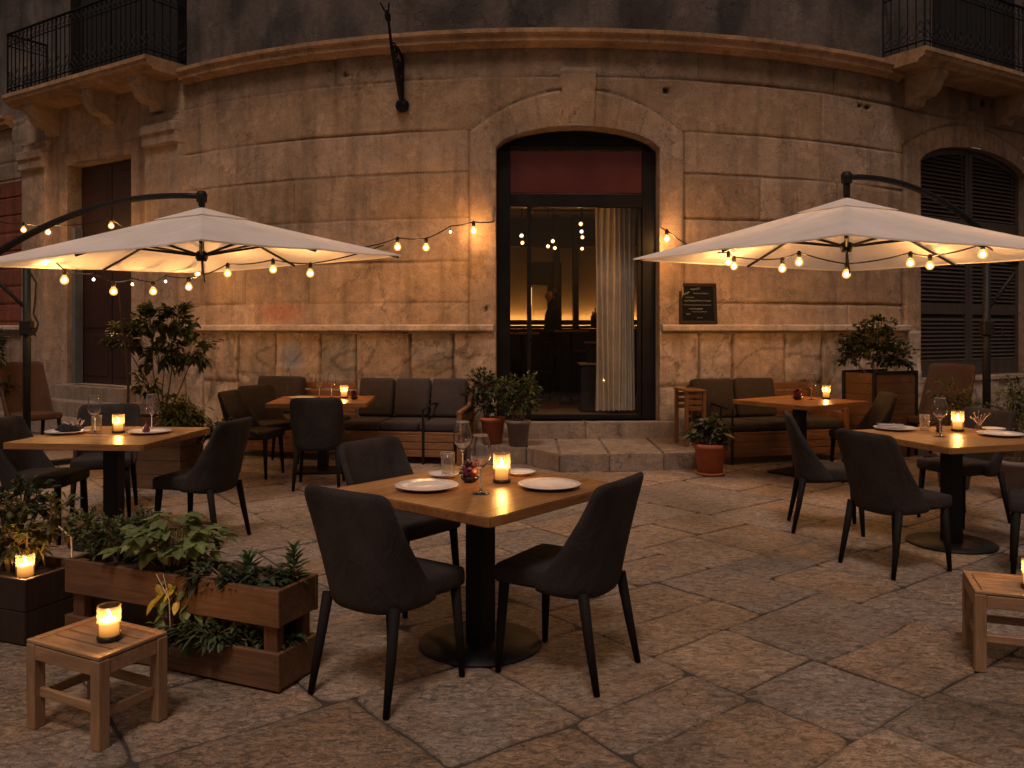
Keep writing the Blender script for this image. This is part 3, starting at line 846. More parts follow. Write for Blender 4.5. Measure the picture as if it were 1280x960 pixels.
# pendant bulbs
pend = [(652, 294.6, 11.6), (653, 303.5, 12.2), (685, 308, 12.4), (691, 301.5, 12.0), (693.5, 310, 12.8), (726, 280, 11.3), (727, 289.5, 11.8), (728, 296.6, 12.3), (727.5, 311, 13.4), (750, 310, 13.2)]
nm = ['leftmost and higher', 'leftmost and lower', 'left of a close trio', 'top of a close trio', 'right of a close trio', 'highest of the middle column', 'second in the middle column', 'third in the middle column', 'lowest in the middle column', 'beside the curtain edge']
for (px, py, d), q in zip(pend, nm):
    p = W(px, py, d)
    t = empty('pendant_light', (p.x, p.y, 3.59), 0, 'glowing bare pendant bulb inside the room, ' + q, 'pendant light', 'pendant bulbs inside the room')
    bm = BM(); bmesh.ops.create_icosphere(bm, subdivisions=2, radius=.030, matrix=Matrix.Translation((0, 0, p.z - 3.59))); bb = obj('bulb', bm, M['bulb'], t, True)
    bm = BM(); bmesh.ops.create_icosphere(bm, subdivisions=1, radius=.014, matrix=Matrix.Translation((0, 0, p.z - 3.59))); obj('filament', bm, M['bulb_in'], bb, True)
    bm = BM(); tube(bm, [(0, 0, 0), (0, 0, p.z - 3.59 + .03)], .005, 5); lathe(bm, [(0, p.z - 3.59 + .09), (.017, p.z - 3.59 + .09), (.017, p.z - 3.59 + .03), (0, p.z - 3.59 + .03)], 8); obj('cord', bm, M['black'], t)
# curtain
bm = BM(); a_, b_ = wp(sp(752), -0.45), wp(sp(806), -0.45)
NU, NV = 90, 12; g = []
for i in range(NU + 1):
    u = i / NU; row = []
    for j in range(NV + 1):
        v = j / NV
        p = a_.lerp(b_, u); nrm = Vector((0.05, -1, 0))
        p = p + nrm * (0.035 * sin(u * 2 * pi * 7 + 0.6 * sin(v * 2)) * (0.7 + .5 * (1 - v)) + 0.012 * sin(u * 41 + v * 3))
        p.x += 0.01 * sin(v * 4 + u * 9)
        p.z = 0.46 + v * 2.6
        row.append(bm.verts.new(p))
    g.append(row)
for i in range(NU):
    for j in range(NV): bm.faces.new((g[i][j], g[i + 1][j], g[i + 1][j + 1], g[i][j + 1]))
tag(obj('curtain', bm, M['curtain'], None, True), 'long beige pleated curtain hanging inside the right half of the glass door', 'curtain')

# person behind the glass -----------------------------------------------------
def person():
    d = 13.55; x = (691 - 640) / F * d
    t = empty('person', (x, d, .372), RD(200), 'person in a dark shirt standing inside in profile behind the bar tables', 'person')
    J = {'pel': (0, 0, .95), 'wa': (0, 0, 1.10), 'ch': (.01, 0, 1.33), 'ne': (.0, 0, 1.48), 'he': (.02, 0, 1.56)}
    V = [(0, 0, .95, .15), (0, 0, 1.10, .13), (0.0, 0, 1.32, .145), (0, 0, 1.44, .075), (.01, 0, 1.52, .055), (.015, 0, 1.60, .085), (.02, 0, 1.68, .085)]
    E = [(i, i + 1) for i in range(6)]
    for sy in (-1, 1):
        b0 = len(V)
        V += [(0, sy * .17, 1.40, .06), (-.02, sy * .21, 1.20, .047), (.02, sy * .22, 1.10, .042), (.15, sy * .18, 1.05, .034), (.25, sy * .12, 1.06, .027)]
        E += [(2, b0)] + [(b0 + i, b0 + i + 1) for i in range(4)]
        h0 = len(V)
        for f_ in range(5):
            dy = (f_ - 2) * .016
            V += [(.31 - (0.03 if f_ == 0 else 0), sy * .11 + dy, 1.05, .010), (.345 - (0.04 if f_ == 0 else 0), sy * .105 + dy * 1.2, 1.04, .008)]
            E += [(b0 + 4, h0 + f_ * 2), (h0 + f_ * 2, h0 + f_ * 2 + 1)]
        l0 = len(V)
        V += [(0, sy * .09, .88, .095), (.01, sy * .10, .50, .062), (-.01, sy * .10, .28, .05), (-.01, sy * .10, .08, .036), (.12, sy * .11, .035, .033)]
        E += [(0, l0)] + [(l0 + i, l0 + i + 1) for i in range(4)]
    me = bpy.data.meshes.new('body'); me.from_pydata([v[:3] for v in V], E, [])
    me.materials.append(M['cloth'])
    o = bpy.data.objects.new('body', me); COL.objects.link(o); o.parent = t
    md = o.modifiers.new('s', 'SKIN'); 
    for i, v in enumerate(V):
        me.skin_vertices[0].data[i].radius = (v[3], v[3] * (1.0 if i > 3 else (1.35 if i < 3 else 1)))
    me.skin_vertices[0].data[0].use_root = True
    o.modifiers.new('u', 'SUBSURF').levels = 2; o.modifiers['u'].render_levels = 2
    bm = BM(); bmesh.ops.create_uvsphere(bm, u_segments=24, v_segments=18, radius=1)
    for v in bm.verts:
        x_, y_, z_ = v.co
        nose = 0.022 * math.exp(-((z_ + .05) ** 2) / .03 - (y_ ** 2) / .02) if x_ > 0 else 0
        brow = 0.006 * math.exp(-((z_ - .25) ** 2) / .01) if x_ > 0.3 else 0
        chin = 0.012 * math.exp(-((z_ + .8) ** 2) / .05) if x_ > 0 else 0
        eye = -0.006 * math.exp(-((z_ - .1) ** 2) / .01 - ((abs(y_) - .35) ** 2) / .02) if x_ > 0.3 else 0
        mouth = -0.004 * math.exp(-((z_ + .45) ** 2) / .002) if x_ > 0.5 else 0
        v.co = Vector((.02 + x_ * .096 * (1 - .12 * max(0, -z_)) + nose + brow + chin + eye + mouth, y_ * .078 * (1 - .2 * max(0, -z_)), 1.635 + z_ * .115))
    for sy in (-1, 1): bmesh.ops.create_icosphere(bm, subdivisions=2, radius=.022, matrix=Matrix.Translation((.01, sy * .078, 1.63)) @ Matrix.Diagonal((1, .4, 1.4, 1)))
    obj('head', bm, M['skin'], t, True)
    bm = BM(); bmesh.ops.create_uvsphere(bm, u_segments=20, v_segments=14, radius=1)
    for v in bm.verts:
        x_, y_, z_ = v.co
        if x_ > .35 and z_ < .45: x_ *= .5
        v.co = Vector((.005 + x_ * .107, y_ * .09, 1.655 + z_ * .115 * (1 if z_ > 0 else .8)))
    obj('hair', bm, M['hair'], t, True)
person()

# ------------------------------------------------------------------ ground
def ground():
    rg = random.Random(5); ALPHA = RD(38)
    rects = []
    def split(x0, y0, x1, y1, dep):
        w, h = x1 - x0, y1 - y0
        mx = 1.05 if dep < 30 else 2
        if w < mx and h < mx * .75 and (w * h < .5 or rg.random() < .6): rects.append((x0, y0, x1, y1)); return
        if w * 0.8 > h:
            c = x0 + w * rg.uniform(.38, .62); split(x0, y0, c, y1, dep + 1); split(c, y0, x1, y1, dep + 1)
        else:
            c = y0 + h * rg.uniform(.38, .62); split(x0, y0, x1, c, dep + 1); split(x0, c, x1, y1, dep + 1)
    split(-9.5, -9.0, 9.5, 8.0, 0)
    ca, sa = cos(ALPHA), sin(ALPHA); ox, oy = 0.0, 7.0
    verts, faces, cols = [], [], []
    warp = lambda x, y: (x + .05 * nz(x * .8, y * .8, 1) + .012 * nz(x * 4, y * 4, 2), y + .05 * nz(x * .8, y * .8, 11) + .012 * nz(x * 4, y * 4, 12))
    for (x0, y0, x1, y1) in rects:
        cx, cy = (x0 + x1) / 2, (y0 + y1) / 2
        wx, wy = cx * ca - cy * sa + ox, cx * sa + cy * ca + oy
        if abs(wx) > 9 or wy < 1.2 or wy > 16: continue
        g = rg.uniform(.001, .0045); rad = rg.uniform(.015, .09) if rg.random() < .5 else rg.uniform(.01, .03)
        x0 += g; y0 += g; x1 -= g; y1 -= g
        pts = []
        for (qx, qy, a0) in ((x1 - rad, y1 - rad, 0), (x0 + rad, y1 - rad, 90), (x0 + rad, y0 + rad, 180), (x1 - rad, y0 + rad, 270)):
            for k in range(4):
                a_ = RD(a0 + k * 30); pts.append((qx + rad * cos(a_), qy + rad * sin(a_)))
        full = []
        for i, p in enumerate(pts):
            q = pts[(i + 1) % len(pts)]; full.append(p)
            L_ = math.hypot(q[0] - p[0], q[1] - p[1]); n = int(L_ / .05)
            for k in range(1, n): full.append((p[0] + (q[0] - p[0]) * k / n, p[1] + (q[1] - p[1]) * k / n))
        dz = rg.uniform(-.005, .003); tx, ty = rg.uniform(-.003, .003), rg.uniform(-.003, .003)
        tone = rg.uniform(.84, 1.15); hue = rg.uniform(-1, 1)
        col = (0.230 * tone * (1 + .09 * hue), 0.182 * tone, 0.145 * tone * (1 - .12 * hue))
        n = len(full); b0 = len(verts)
        ins = [(0, -.03), (.0, -.007), (.007, -.003), (.028, 0)]
        for k, (d, z) in enumerate(ins):
            for (px, py) in full:
                dx, dy = cx - px, cy - py; L_ = math.hypot(dx, dy)
                e = .006 * nz(px * 12, py * 12, k * .3) + .004 * nz(px * 40, py * 40, 5)
                X_, Y_ = px + dx / L_ * (d + e), py + dy / L_ * (d + e)
                X_, Y_ = warp(X_, Y_)
                zz_ = z + dz + tx * (px - cx) + ty * (py - cy) if k > 0 else -.03
                verts.append((X_ * ca - Y_ * sa + ox, X_ * sa + Y_ * ca + oy, zz_)); cols.append(tuple(c * (.6 if k < 2 else (.85 if k == 2 else 1)) for c in col))
        for k in range(3):
            for i in range(n):
                j = (i + 1) % n; a_ = b0 + k * n
                faces.append((a_ + i, a_ + j, a_ + n + j, a_ + n + i))
        faces.append(tuple(b0 + 3 * n + i for i in range(n)))
    me = bpy.data.meshes.new('ground'); 
    nb = len(verts)
    verts += [(-60, -40, -.009), (60, -40, -.009), (60, 60, -.009), (-60, 60, -.009)]; cols += [(.1, .08, .06)] * 4
    faces.append((nb, nb + 1, nb + 2, nb + 3))
    me.from_pydata(verts, [], faces)
    at = me.color_attributes.new('tint', 'FLOAT_COLOR', 'POINT'); flat = []
    for c in cols: flat += [*c, 1.0]
    at.data.foreach_set('color', flat)
    me.materials.append(M['floor']); me.materials.append(M['joint']); me.polygons[-1].material_index = 1
    o = bpy.data.objects.new('ground', me); COL.objects.link(o); o['kind'] = 'structure'
ground()

# steps -----------------------------------------------------------------------
steps = empty('doorstep', (1.0, 9.4, 0), 0, 'two wide worn stone steps in front of the arched doorway', 'steps')
def stone_prism(poly, z0, z1, name, parent, bev=.012, cuts=True):
    bm = BM()
    c = Vector(parent.location)
    prism(bm, [(p[0] - c.x, p[1] - c.y) for p in poly], z0, z1)
    bmesh.ops.bevel(bm, geom=[e for e in bm.edges if e.verts[0].co.z > z1 - .001 or e.verts[1].co.z > z1 - .001], offset=bev, segments=2, affect='EDGES')
    o = obj(name, bm, M['step'], parent); tt = random.uniform(.85, 1.1)
    tint_all(o, lambda v: tuple(x * tt for x in (0.30, 0.225, 0.17))); return o
xs = [(-0.95, 9.75), (-.25, 9.42), (.16, 9.26), (.50, 8.78), (1.02, 8.80), (1.60, 8.86), (2.02, 8.94)]
for i in range(len(xs) - 1):
    a_, b_ = xs[i], xs[i + 1]
    g = .003
    stone_prism([(a_[0] + g, a_[1]), (b_[0] - g, b_[1]), (b_[0] - g + (.25 if i == len(xs) - 2 else 0.02), 10.25), (a_[0] + g + (0.02 if i else 0), 10.25)], 0, .18 + random.uniform(-.002, .002), 'lower_step', steps)
A_ = wp(sp(640), .16); B_ = wp(sp(838), .16); mid = A_.lerp(B_, .45)
for p, q in ((A_, mid), (mid + Vector((.004, 0, 0)), B_)):
    stone_prism([p[:2], q[:2], (q.x, 10.45), (p.x, 10.45)], .178, .372, 'upper_step', steps)
steps2 = empty('doorstep', wp((LD0 + LD1) / 2, .5), 0, 'three grey stone steps below the dark red door', 'steps')
for k, (o_, z) in enumerate(((.28, .62), (.58, .42), (.90, .21))):
    e = .12 + .16 * k
    p, q = wp(LD0 - e, o_), wp(LD1 + e, o_); r_, t_ = wp(LD1 + e, -.46), wp(LD0 - e, -.46)
    stone_prism([p[:2], q[:2], r_[:2], t_[:2]], 0, z + .001 * k, ['upper_step', 'middle_step', 'lower_step'][k], steps2)

# iron bracket ----------------------------------------------------------------
sb = sp(504); base = wp(sb, 0.02, 4.22); th = wang(sb)
t = empty('iron_bracket', base, th, 'black wrought iron bracket with scrolls projecting from the wall beside the arch', 'bracket')
bm = BM(); lathe(bm, [(0, 0), (.085, 0), (.085, .03), (.05, .07), (0, .08)], 14)
for v in bm.verts: v.co = Vector((v.co.x, -v.co.z, v.co.y))
obj('wall_plate', bm, M['iron'], t, True)
bm = BM()
tip = Vector((.10, -.78, .80))
tube(bm, [(0, -.03, 0), (.02, -.25, .24), (.06, -.55, .52), tip], [.026, .024, .020, .014], 8)
tube(bm, [(0, 0, .58), (.03, -.28, .62), (.06, -.55, .54)], .019, 8)
tube(bm, [(0, -.01, -.02), (0, -.01, .62)], .02, 8)
tube(bm, [(0, -.02, .1), (0.02, -.25, .5)], .014, 8)
def spiral(c, r, turns, ux, uz, n=22):
    return [c + ux * (r * (1 - .75 * i / n) * cos(turns * 2 * pi * i / n)) + uz * (r * (1 - .75 * i / n) * sin(turns * 2 * pi * i / n)) for i in range(n + 1)]
dirv = Vector((-.1, -1, .45)).normalized(); upv = Vector((0, 0.4, 1)).normalized()
for c, r in ((Vector((.01, -.14, .38)), .13), (Vector((.05, -.42, .54)), .09), (tip, .07)):
    tube(bm, spiral(c, r, 1.5, dirv, upv), .010, 5); tube(bm, spiral(c, r, 1.5, dirv, -upv), .010, 5)
tube(bm, [tip, tip + Vector((-.05, -.12, .12))], .01, 5); tube(bm, [tip, tip + Vector((.05, -.1, .12))], .01, 5)
obj('arm', bm, M['iron'], t)

# chalkboard --------------------------------------------------------------------
sb = sp(873.5, .06); p = wp(sb, .05, 1.548)
t = empty('chalkboard', p, wang(sb), 'small framed chalk menu board standing on the stone ledge', 'menu board')
Wd, Hd = .49, .50; tilt = Matrix.Rotation(RD(-5), 4, 'X')
bm = BM(); box(bm, (0, 0, Hd / 2), (Wd - .04, .012, Hd - .04)); [setattr(v, 'co', tilt @ v.co) for v in bm.verts]; bd = obj('board', bm, M['chalkboard'], t)
bm = BM()
for c, s_ in (((0, -.002, .02), (Wd, .03, .04)), ((0, -.002, Hd - .02), (Wd, .03, .04)), ((-Wd / 2 + .02, -.002, Hd / 2), (.04, .03, Hd - .08)), ((Wd / 2 - .02, -.002, Hd / 2), (.04, .03, Hd - .08))): box(bm, c, s_, .003)
[setattr(v, 'co', tilt @ v.co) for v in bm.verts]; obj('frame', bm, M['darkwood'], t)
bm = BM(); rc = random.Random(3)
def scrib(x0, x1, z, amp, fr, r=.0022, slope=0):
    n = int((x1 - x0) / .004)
    pts = [(x0 + (x1 - x0) * i / n + amp * .35 * sin(i * fr * 2.1), -.0085, z + slope * i / n + amp * sin(i * fr) * (.4 + .6 * abs(sin(i * .37)))) for i in range(n + 1)]
    tube(bm, pts, r, 4)
scrib(-.09, .03, .425, .014, .9, .003, .01); scrib(-.19, -.11, .36, .016, .8, .004, .03); scrib(-.06, .14, .375, .008, 1.1)
scrib(-.16, -.05, .325, .009, 1.2); scrib(-.18, .17, .285, .011, 1.0, .0024); scrib(-.19, .17, .232, .003, .6, .0024)
scrib(-.12, .06, .185, .010, 1.0, .0028); scrib(-.08, .11, .150, .006, 1.1, .002); scrib(-.16, -.11, .120, .014, .8, .003); scrib(-.02, .06, .075, .006, 1.0)
[setattr(v, 'co', tilt @ v.co) for v in bm.verts]; obj('chalk_writing', bm, M['chalk'], t)

# ------------------------------------------------------------------ furniture
def subsurf(o, lv=2): m = o.modifiers.new('subsurf', 'SUBSURF'); m.levels = lv; m.render_levels = lv
def make_chair(fab, tall=0.0, name='dining_chair', armw=0.0, wide=0.0):
    t = empty(name)
    bm = BM(); box(bm, (0.02, 0, .425), (.45, .44 + wide, .10), .028, seg=3)
    for v in bm.verts:
        if v.co.z > .46: v.co.z += .012 * (1 - (v.co.x - .02) ** 2 / .05) * (1 - v.co.y ** 2 / .06)
        if v.co.x < -.1: v.co.y *= .84; v.co.x += .02
        if v.co.x > .2 and v.co.z < .42: v.co.z += .01
    s = obj('seat', bm, fab, t, True); subsurf(s, 1)
    bm = BM(); NU, NV = 12, 9; ring = {}
    for side in (0, 1):
        for i in range(NU + 1):
            u = -1 + 2 * i / NU
            for j in range(NV + 1):
                v = j / NV
                w = (.224 + .018 * sin(min(1, v * 1.3) * pi / 2) - .008 * v * v) + wide / 2
                wrap = (.21 + armw) * (1 - v) ** 1.35 + .035
                th = .052 * (1 - .25 * v)
                zb = .352 + .028 * abs(u) ** 2; ztp = .865 + tall - .045 * abs(u) ** 9
                z = zb + (ztp - zb) * v
                y = w * sin(u * pi / 2 * .93) / sin(pi / 2 * .93)
                x = -.195 - .095 * v ** 1.1 * (1 + tall) + wrap * abs(u) ** 3.2
                off = th * (0.5 if side else -0.5)
                nx, ny = 1.0, -u * abs(u) * 1.1 * (1 - v * .5)
                L_ = sqrt(nx * nx + ny * ny)
                ring[side, i, j] = bm.verts.new((x + off * nx / L_, y + off * ny / L_, z))
    for i in range(NU):
        for j in range(NV):
            bm.faces.new((ring[0, i, j], ring[0, i, j + 1], ring[0, i + 1, j + 1], ring[0, i + 1, j]))
            bm.faces.new((ring[1, i, j], ring[1, i + 1, j], ring[1, i + 1, j + 1], ring[1, i, j + 1]))
    for i in range(NU):
        bm.faces.new((ring[0, i, 0], ring[0, i + 1, 0], ring[1, i + 1, 0], ring[1, i, 0]))
        bm.faces.new((ring[0, i, NV], ring[1, i, NV], ring[1, i + 1, NV], ring[0, i + 1, NV]))
    for j in range(NV):
        bm.faces.new((ring[0, 0, j], ring[1, 0, j], ring[1, 0, j + 1], ring[0, 0, j + 1]))
        bm.faces.new((ring[0, NU, j], ring[0, NU, j + 1], ring[1, NU, j + 1], ring[1, NU, j]))
    b = obj('backrest', bm, fab, t, True); subsurf(b, 1)
    for sx, sy in ((1, 1), (1, -1), (-1, 1), (-1, -1)):
        bm = BM()
        x0, y0 = (.20 if sx > 0 else -.185), .185 + wide / 2
        tube(bm, [(x0 * (1.0), sy * y0, .40), (x0 + sx * (.01 if sx > 0 else .035), sy * (y0 + .012), .2), (x0 + sx * (.02 if sx > 0 else .075), sy * (y0 + .022), 0.0)], [.024, .020, .0135], 10)
        obj('leg', bm, M['blackwood'], t, True)
    return t
chair0 = make_chair(M['fabric'])
CH = [
 (-.51, 3.56, 56, 'charcoal chair seen from behind at the front left of the centre table', 'c'),
 (-.60, 4.66, -38, 'charcoal chair at the back left of the centre table, facing the viewer', 'c'),
 (.235, 3.74, 148, 'charcoal chair at the front right of the centre table, its back to the right', 'c'),
 (-2.20, 5.95, 168, 'charcoal chair on the right side of the left table, between it and the centre table', 'l'),
 (-3.36, 6.02, 2, 'charcoal chair on the left side of the left table, at the edge of the photo', 'l'),
 (-3.30, 6.82, -72, 'charcoal chair tucked behind the left table with only its rounded back showing', 'l'),
 (-1.83, 8.00, 96, 'charcoal chair seen from behind in front of the back left table', 'bl'),
 (-2.62, 8.55, -8, 'charcoal chair in side view at the left end of the back left table', 'bl'),
 (-2.66, 9.25, -40, 'charcoal chair behind the left corner of the back left table', 'bl'),
 (2.36, 6.30, -14, 'charcoal chair in side view between the two right hand tables', 'r'),
 (2.42, 5.30, 24, 'charcoal chair seen from behind at the near left of the right table', 'r'),
 (3.30, 5.12, 150, 'charcoal chair at the near right of the right table, cut by the photo edge', 'r'),
 (3.50, 6.55, 200, 'charcoal chair on the far side of the right table under the parasol pole', 'r'),
 (3.45, 8.35, 175, 'charcoal chair with rounded back at the right end of the back right table', 'br'),
]
first = True
for (x, y, a_, lb, g_) in CH:
    c = chair0 if first else copy_tree(chair0); first = False
    c.location = (x, y, 0); c.rotation_euler = (0, 0, RD(a_)); tag(c, lb, 'chair', 'charcoal dining chairs around the tables')
br0 = make_chair(M['leather'], .22, 'high_back_chair', 0, .08)
for k, (x, y, a_, lb) in enumerate(((4.95, 9.75, 215, 'brown high backed chair by the shutters behind the right parasol pole'), (-5.85, 10.25, -35, 'brown high backed chair behind the left parasol pole'))):
    c = br0 if k == 0 else copy_tree(br0); c.location = (x, y, 0); c.rotation_euler = (0, 0, RD(a_)); tag(c, lb, 'chair', 'brown high backed chairs by the wall')

def make_table(w, d, base='disc', name='cafe_table', th=.042):
    t = empty(name)
    bm = BM()
    r = .03; pts = []
    for (cx, cy, a0) in ((w / 2 - r, d / 2 - r, 0), (-w / 2 + r, d / 2 - r, 90), (-w / 2 + r, -d / 2 + r, 180), (w / 2 - r, -d / 2 + r, 270)):
        for k in range(5): a_ = RD(a0 + k * 22.5); pts.append((cx + r * cos(a_), cy + r * sin(a_)))
    prism(bm, pts, .75 - th, .75)
    bmesh.ops.bevel(bm, geom=[e for e in bm.edges if abs(e.verts[0].co.z - e.verts[1].co.z) < .001], offset=.004, segments=2, affect='EDGES')
    obj('tabletop', bm, M['table'], t)
    bm = BM(); box(bm, (0, 0, .36), (.105, .105, .69), .006); box(bm, (0, 0, .70), (.4, .4, .012), .002); box(bm, (0, 0, .698), (.05, .6, .016), .002)
    obj('column', bm, M['black'], t)
    bm = BM()
    if base == 'disc': lathe(bm, [(0, 0), (.285, 0), (.29, .004), (.288, .012), (.10, .020), (0, .020)], 48)
    else: box(bm, (0, 0, .012), (.52, .42, .02), .004)
    obj('base', bm, M['black'], t, base == 'disc')
    return t
T = []
T.append(make_table(.97, .97)); T[0].location = (-.15, 4.0, 0); T[0].rotation_euler = (0, 0, RD(50))
tag(T[0], 'square oak topped table on a black disc base in the centre foreground', 'table')
for (x, y, a_, lb) in ((-2.80, 5.92, -6, 'square oak topped table under the left parasol'), (3.06, 5.86, 17, 'square oak topped table under the right parasol')):
    c = copy_tree(T[0]); c.location = (x, y, 0); c.rotation_euler = (0, 0, RD(a_)); tag(c, lb, 'table'); T.append(c)
T.append(make_table(1.0, .95, 'plate')); T[3].location = (-1.98, 8.82, 0); T[3].rotation_euler = (0, 0, RD(4)); tag(T[3], 'wooden table with black pedestal in front of the left bench sofa', 'table')
c = copy_tree(T[3]); c.location = (2.98, 8.72, 0); c.rotation_euler = (0, 0, RD(36)); tag(c, 'wooden table with black pedestal in front of the right bench sofa', 'table'); T.append(c)

# bench sofas
def cushion(bm, c, s, rot=None):
    box(bm, c, s, min(s) * .32, rot, 3)
def bench(name, x, y, rz, n, lb, w=.62, side=(True, True), arm=None, empty_back=()):
    t = empty(name, (x, y, 0), rz, lb, 'sofa')
    L_ = n * w
    bm = BM()
    for k in range(3): box(bm, (0, -.33, .115 + k * .082), (L_ - .08, .025, .074), .004)
    box(bm, (0, .0, .335), (L_, .68, .03), .004)
    for k in range(5): box(bm, (0, .34 + .02, .42 + k * .095), (L_, .025, .075), .004)
    obj('frame', bm, M['wood'], t)
    for sx, on in ((-1, side[0]), (1, side[1])):
        if not on: continue
        bm = BM()
        X = sx * (L_ / 2 + .025)
        box(bm, (X, -.34, .28), (.05, .055, .56), .006); box(bm, (X, .36, .44), (.05, .055, .88), .006)
        bar(bm, (X, -.37, .57), (X, .2, .60), .055, .035, .006); bar(bm, (X, .19, .60), (X, .37, .89), .055, .035, .006)
        for k in range(4): box(bm, (X, .0, .12 + k * .12), (.022, .64, .09), .004)
        obj('side_panel', bm, M['woodz'], t)
    for k in range(n):
        xc = -L_ / 2 + w * (k + .5)
        bm = BM(); cushion(bm, (xc, -.04, .405), (w - .012, .60, .11)); obj('seat_cushion', bm, M['fabric2'], t, True)
        if k in empty_back: continue
        bm = BM(); cushion(bm, (xc, .235, .68), (w - .016, .13, .46), Matrix.Rotation(RD(-13), 4, 'X')); obj('back_cushion', bm, M['fabric2'], t, True)
    if arm is not None:
        bm = BM(); X = arm
        tube(bm, [(X, -.36, 0), (X, -.36, .60), (X, .1, .63), (X + .06, .2, .62)], .014, 6); tube(bm, [(X, -.1, .34), (X, -.1, .61)], .010, 6)
        obj('armrest', bm, M['black'], t)
    return t
bench('bench_sofa', -1.20, 9.66, RD(-9), 3, 'wooden bench sofa with three grey cushions and a carved end panel beside the potted shrubs', .44, (False, True), .28)
bench('bench_sofa', -2.62, 10.03, RD(-19), 2, 'wooden bench sofa with bare slatted back behind the left back table', .66, (True, False), None, (1,))
bench('bench_sofa', 2.92, 9.72, RD(15), 3, 'wooden bench sofa with grey cushions along the wall under the chalkboard ledge', .54, (False, True), -.62, (2,))
t = empty('side_table', (2.02, 9.55, 0), RD(8), 'narrow slatted wooden side table left of the right bench sofa', 'side table')
bm = BM(); [box(bm, (0, -.17 + k * .085, .80), (.24, .075, .022), .004) for k in range(5)]; obj('tabletop', bm, M['wood'], t)
for sx in (-1, 1):
    for sy in (-1, 1): bm = BM(); box(bm, (.10 * sx, .17 * sy, .395), (.04, .04, .79), .004); obj('leg', bm, M['woodz'], t)
for k in range(3):
    for j in range(2): bm = BM(); box(bm, (0, -.17 + j * .34, .60 + k * .07), (.17, .016, .045), .003); obj('rail', bm, M['wood'], t)

